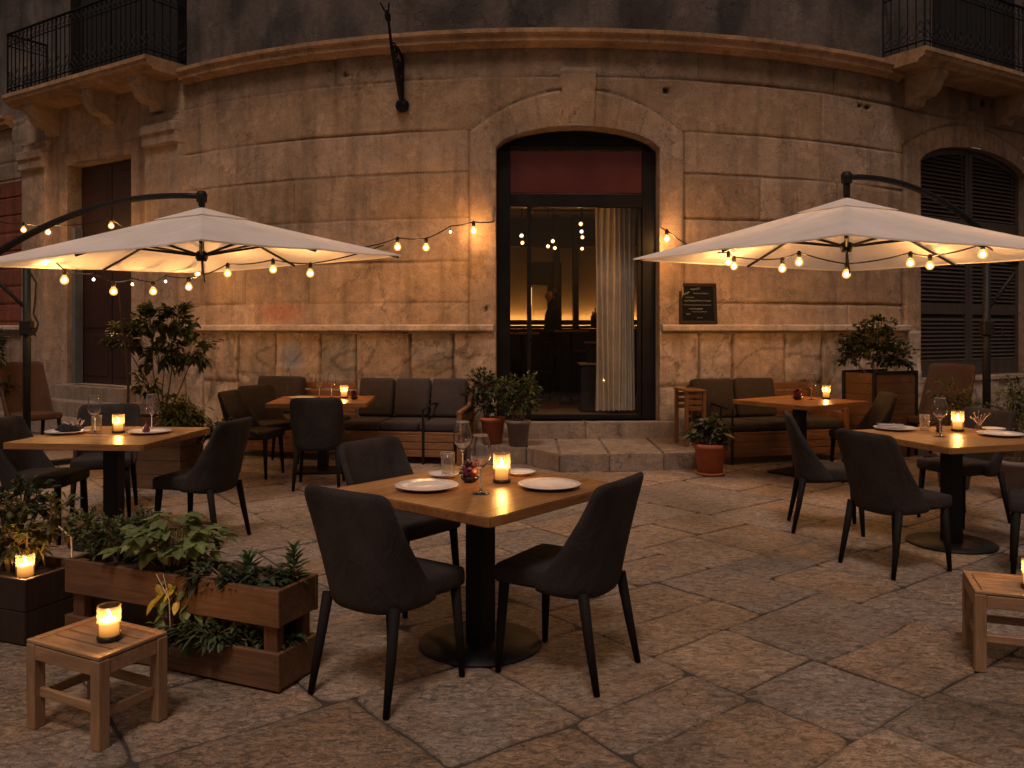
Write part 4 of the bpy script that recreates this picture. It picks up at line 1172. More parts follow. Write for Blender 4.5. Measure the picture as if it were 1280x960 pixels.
# parasols ----------------------------------------------------------------------
def parasol(cx, cy, ax, zc, ze, half, tilt, pole, hinge, lb, apex_arm, cup):
    t = empty('cantilever_parasol', (pole[0], pole[1], 0), 0, lb, 'parasol', 'white cantilever parasols')
    O = Vector((pole[0], pole[1], 0))
    ux = Vector((cos(ax), sin(ax), 0)); uy = Vector((-sin(ax), cos(ax), 0))    # ux: towards the "right" corner, uy: away
    def pt(u, v, lift=0.0):      # u,v in corner axes, |u|+|v|<=1 is the square
        r = abs(u) + abs(v)
        z = zc + (ze - zc) * (r ** 0.93) + tilt * u + lift
        k = min(abs(u), abs(v)) * 2     # sag between ribs
        sg = abs(sin(2 * pi * (abs(u) / (r + 1e-6)))) if r > 1e-6 else 0
        z -= 0.018 * r * sg
        return Vector((cx, cy, 0)) + ux * (u * half) + uy * (v * half) + Vector((0, 0, z)) - O
    def shell(n_r, r0, r1, lift, nseg=8):
        bm = BM(); rings = []
        for i in range(n_r + 1):
            r = r0 + (r1 - r0) * i / n_r; ring = []
            for q in range(4):
                for k in range(nseg):
                    f = k / nseg
                    c = [(1, 0), (0, 1), (-1, 0), (0, -1), (1, 0)]
                    u = c[q][0] * (1 - f) + c[q + 1][0] * f; v = c[q][1] * (1 - f) + c[q + 1][1] * f
                    edge = 1 - 0.02 * sin(2 * pi * f) ** 2 * (i / n_r) * 1
                    ring.append(bm.verts.new(pt(u * r * edge, v * r * edge, lift)))
            rings.append(ring)
        N = len(rings[0])
        for a_, b_ in zip(rings[:-1], rings[1:]):
            for k in range(N): bm.faces.new((a_[k], a_[(k + 1) % N], b_[(k + 1) % N], b_[k]))
        if r0 < .001: bmesh.ops.remove_doubles(bm, verts=rings[0], dist=.001)
        return bm, rings
    bm, rings = shell(14, .10, 1.0, 0)
    N = len(rings[-1]); hem = [bm.verts.new(v.co + Vector((0, 0, -.014))) for v in rings[-1]]
    for k in range(N): bm.faces.new((rings[-1][k], rings[-1][(k + 1) % N], hem[(k + 1) % N], hem[k]))
    cano = obj('canopy', bm, M['canopy'], t, False)
    bm, _ = shell(4, .0, .22, .014)
    obj('vent_cap', bm, M['canopy'], cano, False)
    hub = Vector((cx, cy, pt(0, 0).z - .42 + O.z)) - O; hub.z = zc - .47
    bm = BM(); tube(bm, [hub + Vector((0, 0, .50)), hub], .024, 8); tube(bm, [hub, hub + Vector((.03, 0, -.26))], .007, 5); lathe(bm, [(0, -.05), (.045, -.05), (.06, -.02), (.06, .03), (.03, .05), (0, .05)], 12, hub)
    obj('hub', bm, M['black'], t, True)
    for q, (u, v) in enumerate(((1, 0), (0, 1), (-1, 0), (0, -1), (.5, .5), (-.5, .5), (-.5, -.5), (.5, -.5))):
        bm = BM()
        P = [pt(u * r, v * r, -.030) for r in (.03, .25, .5, .75, .985)]
        tube(bm, P, .013, 6)
        rb = obj('rib', bm, M['black'], t)
        bm = BM(); tube(bm, [hub, pt(u * .52, v * .52, -.045)], .013, 6); obj('strut', bm, M['black'], rb)
    bm = BM(); tube(bm, [(0, 0, .04), (0, 0, pole[2])], .040, 12); obj('pole', bm, M['black'], t, True)
    bm = BM(); bar(bm, (-.45, -.45, .03), (.45, .45, .03), .07, .05, .005); bar(bm, (-.45, .45, .031), (.45, -.45, .031), .07, .046, .005); lathe(bm, [(0, 0), (.07, 0), (.07, .2), (0, .2)], 12); obj('base', bm, M['black'], t)
    top = Vector((cx, cy, apex_arm)) - O; H = Vector(hinge) - O
    arm = []
    n = 16
    for i in range(n + 1):
        f = i / n
        p = H.lerp(top, f); p.z = H.z + (top.z - H.z) * (sin(f * pi / 2) ** 0.9) + .08 * sin(pi * f)
        arm.append(p)
    bm = BM(); tube(bm, arm, [.040 - .012 * i / n for i in range(n + 1)], 8)
    tube(bm, [top + Vector((0, 0, .02)), Vector((top.x, top.y, zc + .02 - O.z))], .034, 10)
    lathe(bm, [(0, -.06), (.05, -.06), (.055, .02), (.035, .05), (0, .05)], 12, top)
    obj('arm', bm, M['black'], t, True)
    bm = BM(); tube(bm, [H, (0, 0, pole[2] - .02)], .028, 8); tube(bm, [H + (H * -.05), (H.x * .9, H.y * .9, H.z - .12), (0, 0, pole[2] - .62)], .020, 8); obj('brace', bm, M['black'], t, True)
    bm = BM(); box(bm, (0, 0, cup), (.11, .11, .16), .01); tube(bm, [(.05, -.03, cup), (.13, -.07, cup), (.13, -.07, cup - .09)], .010, 6); obj('crank', bm, M['black'], t)
    if cx < 0:
        bm = BM(); tube(bm, [(.06, -.05, 2.1), (.13, -.05, 1.98), (.12, -.05, 1.8), (.10, -.05, 1.65), (.15, -.05, 1.55), (.13, -.05, 1.46), (.08, -.05, 1.46), (.07, -.05, 1.6)], .010, 6); obj('cord', bm, M['black'], t)
    return t
parasol(-3.06, 8.30, RD(20), 2.68, 2.18, 2.0, .10, (-5.20, 9.02, 2.32), (-5.72, 9.12, 2.22), 'white square cantilever parasol over the left table', 2.80, 1.50)
parasol(3.26, 8.20, RD(-21.7), 2.76, 2.20, 2.12, -.04, (5.12, 9.08, 2.30), (5.52, 9.22, 2.20), 'white square cantilever parasol over the right hand tables', 2.97, 1.50)

# string lights -------------------------------------------------------------------
def catenary(a, b, sag, n=14):
    return [a.lerp(b, i / n) - Vector((0, 0, sag * 4 * (i / n) * (1 - i / n))) for i in range(n + 1)]
def string(lb, bulbs, anchors, smalls=()):
    """bulbs: (px, py, d) of glowing globe; cable passes just above each"""
    t = empty('string_lights', anchors[0], 0, lb, 'string lights')
    O = Vector(anchors[0])
    nodes = []
    allb = [(b, 1) for b in bulbs] + [(b, 0) for b in smalls]
    allb.sort(key=lambda q: q[0][0])
    nodes = [Vector(anchors[0])]
    for (px, py, d), big in allb:
        p = W(px, py, d)
        hp = p + Vector((0, 0, .105 if big else .07)); nodes.append(hp)
        bm = BM(); r = .041 if big else .013
        lathe(bm, [(0, -r), (r * .55, -r * .85), (r * .93, -r * .4), (r, 0), (r * .9, r * .45), (r * .55, r * 1.0), (r * .42, r * 1.3), (0, r * 1.3)], 14)
        b = obj('bulb', bm, M['bulb'] if big else M['bulb_small'], t, True, loc=p - O)
        if big:
            bm = BM(); lathe(bm, [(0, -.018), (.012, -.013), (.0185, 0), (.012, .015), (0, .022)], 10); obj('filament', bm, M['filament'], b, True)
        bm = BM(); lathe(bm, [(0, r * 1.2), (r * .5, r * 1.2), (r * .55, r * 2.3), (r * .3, r * 2.9), (0, r * 2.9)], 10); tube(bm, [(0, 0, r * 2.6), (0, 0, hp.z - p.z)], .0035, 5)
        obj('socket', bm, M['black'], b, True)
    nodes.append(Vector(anchors[1]))
    bm = BM(); pts = []
    for a_, b_ in zip(nodes[:-1], nodes[1:]): pts += catenary(a_, b_, .03 * (b_ - a_).length, 6)[:-1]
    pts.append(nodes[-1])
    tube(bm, [p - O for p in pts], .0075, 5)
    obj('cable', bm, M['black'], t)
    return t
def dq(A, B, px):   # depth where the photo column crosses the plan line A-B
    k = (px - 640) / F
    den = (B[0] - A[0]) - k * (B[1] - A[1]); tt = (k * A[1] - A[0]) / den
    return A[1] + (B[1] - A[1]) * tt
LFc, LLc, LRc = (-3.75, 10.1), (-4.95, 7.65), (-1.25, 8.95)
bl = [(px, py, dq(LLc, LFc, px) - .15) for px, py in ((56.5, 328), (80.5, 350.5), (142, 364.5), (191.5, 364.5), (236, 359))]
bl += [(284.5, 342, 9.2), (341.4, 337, 8.9), (387.8, 342, 8.9)]
sml = [(117, 349.5, 9.0), (165.5, 355.5, 9.4), (207, 352, 9.7)]
string('string of warm bulbs looped under the left parasol', bl, (W(12, 318, 8.4), W(480, 306, 9.05)), sml)
bw = [(29.5, 287.5, 12.6), (60, 290.5, 12.3), (139, 282.5, 11.8), (247, 342.5, 10.9), (497, 309, 9.4), (532.6, 309.7, 9.6), (592, 288.5, 9.95)]
string('string of warm bulbs along the wall from the left end to the arched doorway', bw, (W(-12, 272, 13.6), wp(sp(618), .03, 2.78)), [(433, 319, 9.6), (461, 315.5, 9.5), (563, 290, 9.8)])
RFc, RLc, RRc = (4.0, 10.05), (1.42, 8.93), (5.15, 7.5)
br = [(833.5, 299, 10.0), (868.7, 322, 9.6), (910.5, 327.7, 8.85), (917.5, 333, 9.1), (978, 336, 8.7), (998.8, 328, 8.5), (1058, 343, 8.3), (1138, 329, 8.3), (1162.4, 332.4, 8.6), (1228.4, 318.4, 7.9)]
string('string of warm bulbs from the arched doorway under the right parasol', br, (wp(sp(825), .03, 2.72), W(1262, 318, 8.6)))

# ------------------------------------------------------------------ tableware
def put(o, x, y, z, lb, cat, rz=0, group=None):
    o.location = (x, y, z); o.rotation_euler = (0, 0, rz); return tag(o, lb, cat, group)
def mk_plate(r):
    bm = BM(); lathe(bm, [(0, 0), (r * .6, 0), (r * .66, .004), (r * .98, .016), (r, .019), (r * .985, .021), (r * .70, .010), (r * .62, .006), (0, .006)], 40)
    return obj('plate', bm, M['china'], None, True)
def mk_wine(h=.235, k=1.0, wine=False):
    bm = BM(); s = k
    o_ = [(0, 0), (.038 * s, 0), (.038 * s, .002), (.020 * s, .005), (.006, .012), (.0038, .03), (.0036, h * .40), (.006, h * .43), (.022 * s, h * .48), (.038 * s, h * .58), (.043 * s, h * .68), (.040 * s, h * .82), (.0328 * s, h * .975), (.0322 * s, h - .0012), (.0316 * s, h)]
    i_ = [(.0310 * s, h - .0012), (.0316 * s, h * .975), (.0388 * s, h * .82), (.0418 * s, h * .68), (.0368 * s, h * .58), (.0205 * s, h * .492), (.006, h * .462), (0, h * .458)]
    lathe(bm, [(0, .0001)] + o_[1:] + i_, 32)
    k0 = len(bm.faces)
    lathe(bm, [(.023 * s, h * .500), (.0245 * s, h * .503), (.023 * s, h * .506)], 28)
    lathe(bm, [(.0308 * s, h - .0002), (.0322 * s, h + .0002), (.0308 * s, h + .0014)], 32)
    lathe(bm, [(.0372 * s, .0002), (.0388 * s, .0012), (.0372 * s, .0024)], 32)
    lathe(bm, [(.0046, .02), (.0040, .05), (.0039, h * .41)], 8)
    bm.faces.ensure_lookup_table()
    for f in bm.faces[k0:]: f.material_index = 1
    return obj('wine_glass', bm, [M['realglass'], M['edge_glint']], None, True)
def mk_tumbler():
    bm = BM(); lathe(bm, [(0, .002), (.031, .002), (.033, .004), (.036, .115), (.0345, .115), (.0315, .014), (0, .012)], 24); k0 = len(bm.faces)
    lathe(bm, [(.0348, .1142), (.0357, .1155), (.0348, .1162)], 28); lathe(bm, [(.030, .012), (.0325, .014), (.0325, .017)], 24); lathe(bm, [(.0318, .048), (.0328, .0485), (.0318, .049)], 24)
    bm.faces.ensure_lookup_table()
    for f in bm.faces[k0:]: f.material_index = 1
    return obj('tumbler', bm, [M['glass'], M['edge_glint']], None, True)
def mk_candle(r=.042, h=.14, wr=.031, wh=.078):
    t = empty('candle')
    bm = BM(); lathe(bm, [(0, .001), (r, .001), (r, h), (r - .0025, h), (r - .0025, .010), (0, .010)], 28); obj('glass_holder', bm, M['thin'], t, True)
    bm = BM(); lathe(bm, [(0, 0), (r + .001, 0), (r + .002, .004), (r + .002, .012), (r + .0005, .014), (0, .0102)], 24); obj('holder_base', bm, M['bowl'], t, True)
    bm = BM(); lathe(bm, [(0, .015), (wr, .015), (wr, wh - .003), (wr - .003, wh), (wr * .5, wh - .004), (0, wh - .005)], 24)
    wx = obj('wax', bm, M['wax'], t, True)
    bm = BM(); tube(bm, [(0, 0, wh - .006), (.001, 0, wh + .008)], .001, 5); obj('wick', bm, M['blackwood'], t)
    bm = BM(); lathe(bm, [(0, wh + .002), (.0045, wh + .007), (.0058, wh + .013), (.0042, wh + .022), (.0018, wh + .030), (0, wh + .036)], 10); obj('flame', bm, M['flame'], t, True)
    return t
cand = mk_candle()
CZ = .7505
CN = [(-.05, 4.09, CZ, 'lit candle in clear glass cylinder on the centre table'), (-2.82, 6.03, CZ, 'lit candle in clear glass cylinder on the left table'),
      (3.24, 6.12, CZ, 'lit candle in clear glass cylinder on the right table'), (-1.80, 9.02, CZ, 'lit candle in clear glass on the table before the left bench sofa'),
      (3.33, 8.92, CZ, 'lit candle in clear glass on the table before the right bench sofa')]
for k, (x, y, z, lb) in enumerate(CN):
    c = cand if k == 0 else copy_tree(cand); put(c, x, y, z, lb, 'candle', k * 1.3, 'candles in glass cylinders'); c.scale = (1, 1, (1, .94, 1.04, .97, 1.02)[k])
wine0 = mk_wine(.268, 1.12)
WN = [(-.255, 4.34, 'large wine glass on the centre table, behind the purple ornament'), (-.142, 3.80, 'large wine glass at the front of the centre table'),
      (-2.965, 5.98, 'wine glass beside the candle and the tumbler on the left table'), (-2.62, 6.12, 'wine glass behind the right plate on the left table'),
      (2.95, 5.80, 'wine glass at the front of the right table'), (-1.93, 9.00, 'wine glass nearest the candle on the table before the left bench sofa'), (-2.05, 8.95, 'wine glass farther left on the table before the left bench sofa'),
      (3.13, 8.80, 'wine glass on the table before the right bench sofa')]
for k, (x, y, lb) in enumerate(WN):
    c = wine0 if k == 0 else copy_tree(wine0); put(c, x, y, CZ, lb, 'wine glass', 0, 'wine glasses on the tables')
tum0 = mk_tumbler()
for k, (x, y, z, lb) in enumerate(((-.322, 4.225, CZ + .009, 'glass tumbler standing on a small saucer on the centre table'), (-3.01, 6.10, CZ, 'glass tumbler on the left table beside the wine glass'), (3.02, 6.16, CZ, 'glass tumbler on the right table behind the wine glass'))):
    c = tum0 if k == 0 else copy_tree(tum0); put(c, x, y, z, lb, 'tumbler', 0, 'tumblers on the tables')
pl0 = mk_plate(.148)
PLT = [(-.398, 3.93, 'empty white plate on the left of the centre table'), (.175, 3.96, 'empty white plate on the right of the centre table'),
       (-3.17, 6.0, 'white plate holding a dark folded cloth on the left of the left table'), (-2.58, 6.00, 'white plate with a small dark fruit on the right of the left table'),
       (2.82, 6.20, 'white plate with napkin and cutlery on the right table'), (3.40, 5.86, 'empty white plate at the right edge of the right table'), (-2.22, 8.92, 'white plate on the table before the left bench sofa')]
for k, (x, y, lb) in enumerate(PLT):
    c = pl0 if k == 0 else copy_tree(pl0); put(c, x, y, CZ, lb, 'plate', 0, 'dinner plates on the tables')
sp0 = mk_plate(.078)
for k, (x, y, lb) in enumerate(((-.345, 4.235, 'small white saucer under the tumbler on the centre table'), (.045, 4.30, 'small white saucer behind the candle on the centre table'), (3.52, 6.15, 'small white saucer behind the empty plate on the right table'))):
    c = sp0 if k == 0 else copy_tree(sp0); put(c, x, y, CZ, lb, 'saucer', 0, 'small saucers on the tables')
# purple ornament
def petals(bm, c, r, n, rng, L=.03, wd=.012):
    for i in range(n):
        th = rng.uniform(0, 2 * pi); ph = rng.uniform(.1, 1.45)
        d = Vector((cos(th) * sin(ph), sin(th) * sin(ph), cos(ph)))
        t_ = d.cross(Vector((0, 0, 1))); t_.normalize(); u_ = t_.cross(d)
        b = c + d * r * .55; e = c + d * r + u_ * L * .2
        q = [b - t_ * wd * .4, b + t_ * wd * .4, e + t_ * wd - d * .006, e + d * .008, e - t_ * wd - d * .006]
        bm.faces.new([bm.verts.new(p) for p in q])
def ornament(x, y, lb, s=1.0, pal=True, glow=False):
    t = empty('table_ornament', (x, y, CZ), 0, lb, 'ornament')
    bm = BM(); lathe(bm, [(0, 0), (.022 * s, 0), (.038 * s, .014 * s), (.041 * s, .024 * s), (.037 * s, .024 * s), (.02 * s, .008), (0, .006)], 18); obj('bowl', bm, M['bowl'], t, True)
    rg = random.Random(int(abs(x) * 100))
    bm = BM(); bmesh.ops.create_icosphere(bm, subdivisions=2, radius=.033 * s, matrix=Matrix.Translation((0, 0, .042 * s))); petals(bm, Vector((0, 0, .042 * s)), .044 * s, 60, rg); obj('petals', bm, M['purple'], t)
    if pal: bm = BM(); petals(bm, Vector((0, 0, .044 * s)), .047 * s, 16, rg, .03, .005); obj('pale_petals', bm, M['petal'], t)
ornament(-.205, 4.10, 'purple and white leafy ornament in a dark bowl on the centre table', 1.15)
ornament(3.07, 6.05, 'small dark ornament behind the wine glass stem on the right table', .6)
ornament(-1.66, 8.85, 'dark leafy ornament at the right of the table before the left bench sofa', 1.0)
ornament(2.98, 8.78, 'leafy ornament left of the wine glass on the table before the right bench sofa', 1.3)
# cloth on left plate, fruit, napkin + cutlery
def crumple(name, lb, x, y, z, s, mat, seed):
    bm = BM(); bmesh.ops.create_icosphere(bm, subdivisions=4, radius=1)
    for v in bm.verts:
        n_ = noise.noise(v.co * 2.2 + Vector((seed, 0, 0))); m_ = noise.noise(v.co * 5 + Vector((seed, 3, 0)))
        v.co *= 1 + .35 * n_ + .18 * abs(m_)
        v.co = Vector((v.co.x * s[0], v.co.y * s[1], max(0.0, (v.co.z + .7) * s[2])))
    o = obj(name, bm, mat, None, True); o.location = (x, y, z); return o
o = crumple('napkin', '', -3.16, 6.0, CZ + .009, (.085, .05, .034), M['cloth'], 3); tag(o, 'dark crumpled napkin lying on the left plate of the left table', 'napkin')
bm = BM(); rg = random.Random(4)
for k in range(9): a_ = rg.uniform(-1, 1); tube(bm, [(rg.uniform(-.04, .04), a_ * .03, .03), (rg.uniform(-.06, .08), a_ * .05, .055), (rg.uniform(-.08, .1), a_ * .06, .07 + rg.random() * .03)], [.005, .007, .002], 5)
o = obj('dried_flowers', bm, M['petal']); o.location = (-3.14, 6.0, CZ + .012); tag(o, 'pale dried flowers on the dark napkin of the left table', 'dried flowers')
bm = BM(); lathe(bm, [(0, 0), (.018, .001), (.027, .012), (.024, .03), (.012, .048), (.007, .062), (0, .066)], 16); tube(bm, [(0, 0, .06), (.006, 0, .085)], .0018, 5)
o = obj('fruit', bm, M['purple'], None, True); o.location = (-2.60, 5.98, CZ + .0075); tag(o, 'small dark fig on the right plate of the left table', 'fruit')
bm = BM(); box(bm, (0, 0, .006), (.19, .085, .012), .004); box(bm, (.0, .005, .016), (.17, .06, .008), .003)
o = obj('napkin', bm, M['napkin'], None); o.location = (2.80, 6.21, CZ + .018); o.rotation_euler = (0, 0, RD(-12)); tag(o, 'pale folded napkin lying across the plate on the right table', 'napkin')
def cutlery(x, y, rz, lb, kind='fork', z=CZ):
    bm = BM(); box(bm, (0, 0, .003), (.11, .008, .003), .001)
    if kind == 'fork':
        box(bm, (.065, 0, .004), (.03, .020, .003), .001)
        for k in range(4): box(bm, (.095, -.0075 + .005 * k, .004), (.035, .0025, .002))
    else: box(bm, (.10, 0, .003), (.10, .016, .002), .0008)
    o = obj(kind, bm, M['steel']); o.location = (x, y, z); o.rotation_euler = (0, 0, rz); tag(o, lb, kind)
cutlery(2.76, 6.24, RD(-10), 'steel fork resting on the pale napkin of the right table', 'fork', CZ + .039)
cutlery(-2.95, 5.82, RD(12), 'steel knife on the left table between the two plates', 'knife')
cutlery(-2.78, 6.17, RD(8), 'steel fork behind the candle on the left table', 'fork')

# ------------------------------------------------------------------ plants
def add_leaf(V, Fc, C, p, d, L, w, col, rng, droop=.25, fold=.25):
    d = d.normalized()
    side = d.cross(Vector((rng.uniform(-.4, .4), rng.uniform(-.4, .4), 1)))
    if side.length < .05: side = Vector((1, 0, 0))
    side.normalize(); up = side.cross(d).normalized()
    b = len(V)
    prof = [(0, .08), (.28, .85), (.55, 1.0), (.80, .62), (1.0, 0.0)]
    k = 0
    for (t_, ww) in prof:
        c = p + d * (L * t_) - Vector((0, 0, droop * L * t_ * t_))
        if ww > 0:
            V.append(c - side * w * ww * .5 + up * fold * w * ww * .3); V.append(c - up * fold * w * ww * .15); V.append(c + side * w * ww * .5 + up * fold * w * ww * .3)
            C.extend([col, tuple(x * 1.15 for x in col), col])
        else: V.append(c); C.append(col)
    for i in range(3):
        a_ = b + 3 * i
        Fc.append((a_, a_ + 1, a_ + 4, a_ + 3)); Fc.append((a_ + 1, a_ + 2, a_ + 5, a_ + 4))
    a_ = b + 9
    Fc.append((a_, a_ + 1, a_ + 3)); Fc.append((a_ + 1, a_ + 2, a_ + 3))
def leaf_obj(name, V, Fc, C, parent):
    me = bpy.data.meshes.new(name); me.from_pydata([tuple(v) for v in V], [], Fc)
    at = me.color_attributes.new('tint', 'FLOAT_COLOR', 'POINT'); flat = []
    for c in C: flat += [*c, 1.0]
    at.data.foreach_set('color', flat); me.materials.append(M['leaf'])
    o = bpy.data.objects.new(name, me); COL.objects.link(o); o.parent = parent; return o
def bush(name, loc, lb, blobs, n, L, w, col, seed, cat='plant', droop=.25, stems=7, var=.45, root=None, group=None, twig=True):
    """blobs: (x, y, z, rx, ry, rz) local ellipsoids"""
    rg = random.Random(seed); t = empty(name, loc, 0, lb, cat, group)
    V, Fc, C = [], [], []
    vol = [b[3] * b[4] * b[5] for b in blobs]; tot = sum(vol); bs = BM()
    for bl_, vv in zip(blobs, vol):
        c = Vector(bl_[:3]); r3 = Vector(bl_[3:])
        base = Vector((c.x * .3, c.y * .3, 0)) if root is None else Vector(root)
        # branchlets carrying leaves
        m = max(3, int(n * vv / tot / 9))
        for k in range(m):
            th = rg.uniform(0, 2 * pi); ph = math.acos(rg.uniform(-.75, 1)); rr = rg.uniform(.35, 1.0) ** .6
            q = Vector((cos(th) * sin(ph), sin(th) * sin(ph), cos(ph)))
            e = c + Vector((q.x * r3.x, q.y * r3.y, q.z * r3.z)) * rr * rg.uniform(.8, 1.12)
            s0 = c.lerp(e, .35)
            if twig and k % 2 == 0: tube(bs, [base.lerp(c, .8), s0, e], [.004, .003, .0012], 4, False)
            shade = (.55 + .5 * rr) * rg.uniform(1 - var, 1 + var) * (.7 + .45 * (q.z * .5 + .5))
            for j in range(9):
                f = rg.uniform(.2, 1.05); pp = s0.lerp(e, f) + Vector((rg.gauss(0, .12) * L, rg.gauss(0, .12) * L, rg.gauss(0, .12) * L))
                d = (e - s0).normalized() + Vector((rg.uniform(-1, 1), rg.uniform(-1, 1), rg.uniform(-.5, .8))) * .9
                sh = shade * rg.uniform(.75, 1.25); yl = rg.uniform(0, .25)
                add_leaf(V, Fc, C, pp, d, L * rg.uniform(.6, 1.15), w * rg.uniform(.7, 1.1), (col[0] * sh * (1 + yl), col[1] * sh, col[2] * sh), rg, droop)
        for k in range(max(1, stems // len(blobs))):
            tube(bs, [base + Vector((rg.uniform(-.02, .02), rg.uniform(-.02, .02), 0)), base.lerp(c, .5) + Vector((rg.uniform(-.04, .04), rg.uniform(-.04, .04), 0)), c + Vector((rg.uniform(-.5, .5) * r3.x, rg.uniform(-.5, .5) * r3.y, rg.uniform(-.2, .5) * r3.z))], [.009, .006, .003], 5)
    leaf_obj('foliage', V, Fc, C, t)
    obj('stem', bs, M['stem'], t)
    return t
GR = (0.075, 0.105, 0.036); DG = (0.042, 0.066, 0.026); LG = (0.10, 0.14, 0.045)
def pot(x, y, z, r, h, mat, lb, soil=True, saucer=False):
    t = empty('plant_pot', (x, y, z), 0, lb, 'plant pot')
    bm = BM(); rb = r * .74
    lathe(bm, [(0, .006), (rb, .006), (r * .95, h * .84), (r, h * .84), (r * 1.02, h), (r * .92, h), (r * .90, h * .86), (rb * .9, h * .3), (0, h * .3)], 28); obj('pot', bm, mat, t, True)
    bm = BM(); lathe(bm, [(0, h * .84), (r * .90, h * .84)], 20); obj('soil', bm, M['soil'], t)
    if saucer: bm = BM(); lathe(bm, [(0, 0), (rb * 1.12, 0), (rb * 1.25, .03), (rb * 1.18, .03), (rb * 1.08, .006), (0, .006)], 28); obj('saucer', bm, mat, t, True)
    return t
# pots near the door
pot(.07, 9.42, .182, .135, .29, M['greypot'], 'grey clay pot on the lower step left of the doorway')
bush('potted_shrub', (.07, 9.42, .43), 'bushy dark green shrub in the grey pot left of the doorway', [(0, 0, .25, .27, .24, .22), (-.10, .0, .40, .18, .16, .16), (.13, 0, .42, .16, .15, .18)], 1500, .055, .022, GR, 21)
pot(-.22, 9.62, .182, .14, .30, M['terra'], 'brown terracotta pot half hidden behind the grey pot')
bush('potted_shrub', (-.28, 9.68, .45), 'dense darker green shrub beside the bench sofa end panel', [(-.05, 0, .38, .24, .2, .26), (-.02, 0, .16, .2, .18, .14)], 1100, .055, .024, DG, 22)
# terracotta pot right
pot(2.03, 8.62, 0, .165, .32, M['terra'], 'terracotta pot with saucer on the paving right of the steps', True, True)
bush('potted_plant', (2.03, 8.62, .27), 'leafy green plant in the terracotta pot right of the steps', [(0, 0, .14, .21, .2, .13), (.04, 0, .24, .13, .12, .12), (-.12, 0, .17, .1, .1, .1)], 420, .10, .048, (0.085, 0.11, 0.06), 23, droop=.45)
# tall plant left with planter
def planter_box(name, x, y, z, rz, w, d, h, mat, lb, edge=None):
    t = empty(name, (x, y, z), rz, lb, 'planter')
    bm = BM(); th = .025
    n = max(1, int(round(h / .13))); ph = h / n
    for k in range(n):
        zc_ = ph * (k + .5)
        for sy in (-1, 1): box(bm, (0, sy * (d / 2 - th / 2), zc_), (w, th, ph - .004), .003)
        for sx in (-1, 1): box(bm, (sx * (w / 2 - th / 2), 0, zc_), (th, d - 2 * th - .002, ph - .004), .003)
    obj('box_panel', bm, mat, t)
    bm = BM(); box(bm, (0, 0, h - .055), (w - 2 * th, d - 2 * th, .03)); obj('soil', bm, M['soil'], t)
    if edge is not None:
        bm = BM()
        for sx in (-1, 1):
            for sy in (-1, 1): box(bm, (sx * w / 2, sy * d / 2, h / 2 + .01), (.04, .04, h + .02), .004)
        for sy in (-1, 1): box(bm, (0, sy * d / 2, h + .005), (w - .04, .036, .03), .003)
        obj('edge_trim', bm, edge, t)
    return t
planter_box('planter_box', -3.42, 8.05, 0, RD(-12), .80, .38, .66, M['crate'], 'brown wooden planter box behind the left table')
bush('tall_plant', (-3.46, 8.05, .58), 'tall dark leafy shrub with thin trunks in the planter behind the left table',
     [(.00, 0, .98, .22, .18, .20), (.26, 0, 1.0, .20, .18, .22), (-.22, 0, .82, .22, .16, .18), (.40, 0, .70, .24, .18, .20), (.08, 0, .66, .22, .16, .18), (-.05, 0, .40, .16, .12, .14)], 1700, .095, .038, GR, 31, droop=.35, stems=10, root=(.12, 0, 0))
bush('fern', (-3.18, 7.95, .58), 'bright green fern spilling over the right of the planter behind the left table', [(.10, -.08, .10, .26, .20, .17), (.0, 0, .22, .15, .13, .10)], 1000, .085, .022, (0.11, 0.14, 0.032), 32, droop=.5)
bush('small_shrub', (-2.78, 8.0, 0.0), 'low dark shrub on the paving right of the planter behind the left table', [(.05, 0, .50, .26, .2, .16), (0, 0, .25, .2, .18, .2)], 900, .07, .026, DG, 33, droop=.4)
t = empty('bare_stick', (-3.62, 7.92, .58), 0, 'thin bare stick rising from the planter behind the left table', 'stick')
bm = BM(); tube(bm, [(0, 0, 0), (.01, 0, .35), (-.02, 0, .75), (-.07, 0, 1.1), (-.09, 0, 1.30)], [.014, .012, .010, .008, .005], 6); obj('branch', bm, M['stem'], t)
# far left plant
pot(-6.30, 10.2, 0, .2, .4, M['greypot'], 'grey pot at the far left edge')
bush('tall_plant', (-6.32, 10.2, .34), 'leafy plant at the far left edge by the brown chair', [(0, 0, .9, .22, .2, .3), (0, 0, .45, .25, .2, .2)], 700, .09, .035, DG, 34)
# right wall planter
planter_box('planter_box', 4.35, 9.95, 0, RD(28), .72, .42, .98, M['crate'], 'tall wooden planter with black edges against the wall left of the shutters', M['black'])
bush('large_shrub', (4.30, 9.95, .92), 'large rounded dark shrub in the tall planter left of the shutters', [(-.05, 0, .42, .40, .3, .26), (.22, 0, .25, .3, .25, .22), (-.25, 0, .28, .26, .24, .2), (.05, 0, .62, .2, .18, .14)], 2300, .07, .036, (0.045, 0.062, 0.026), 41)
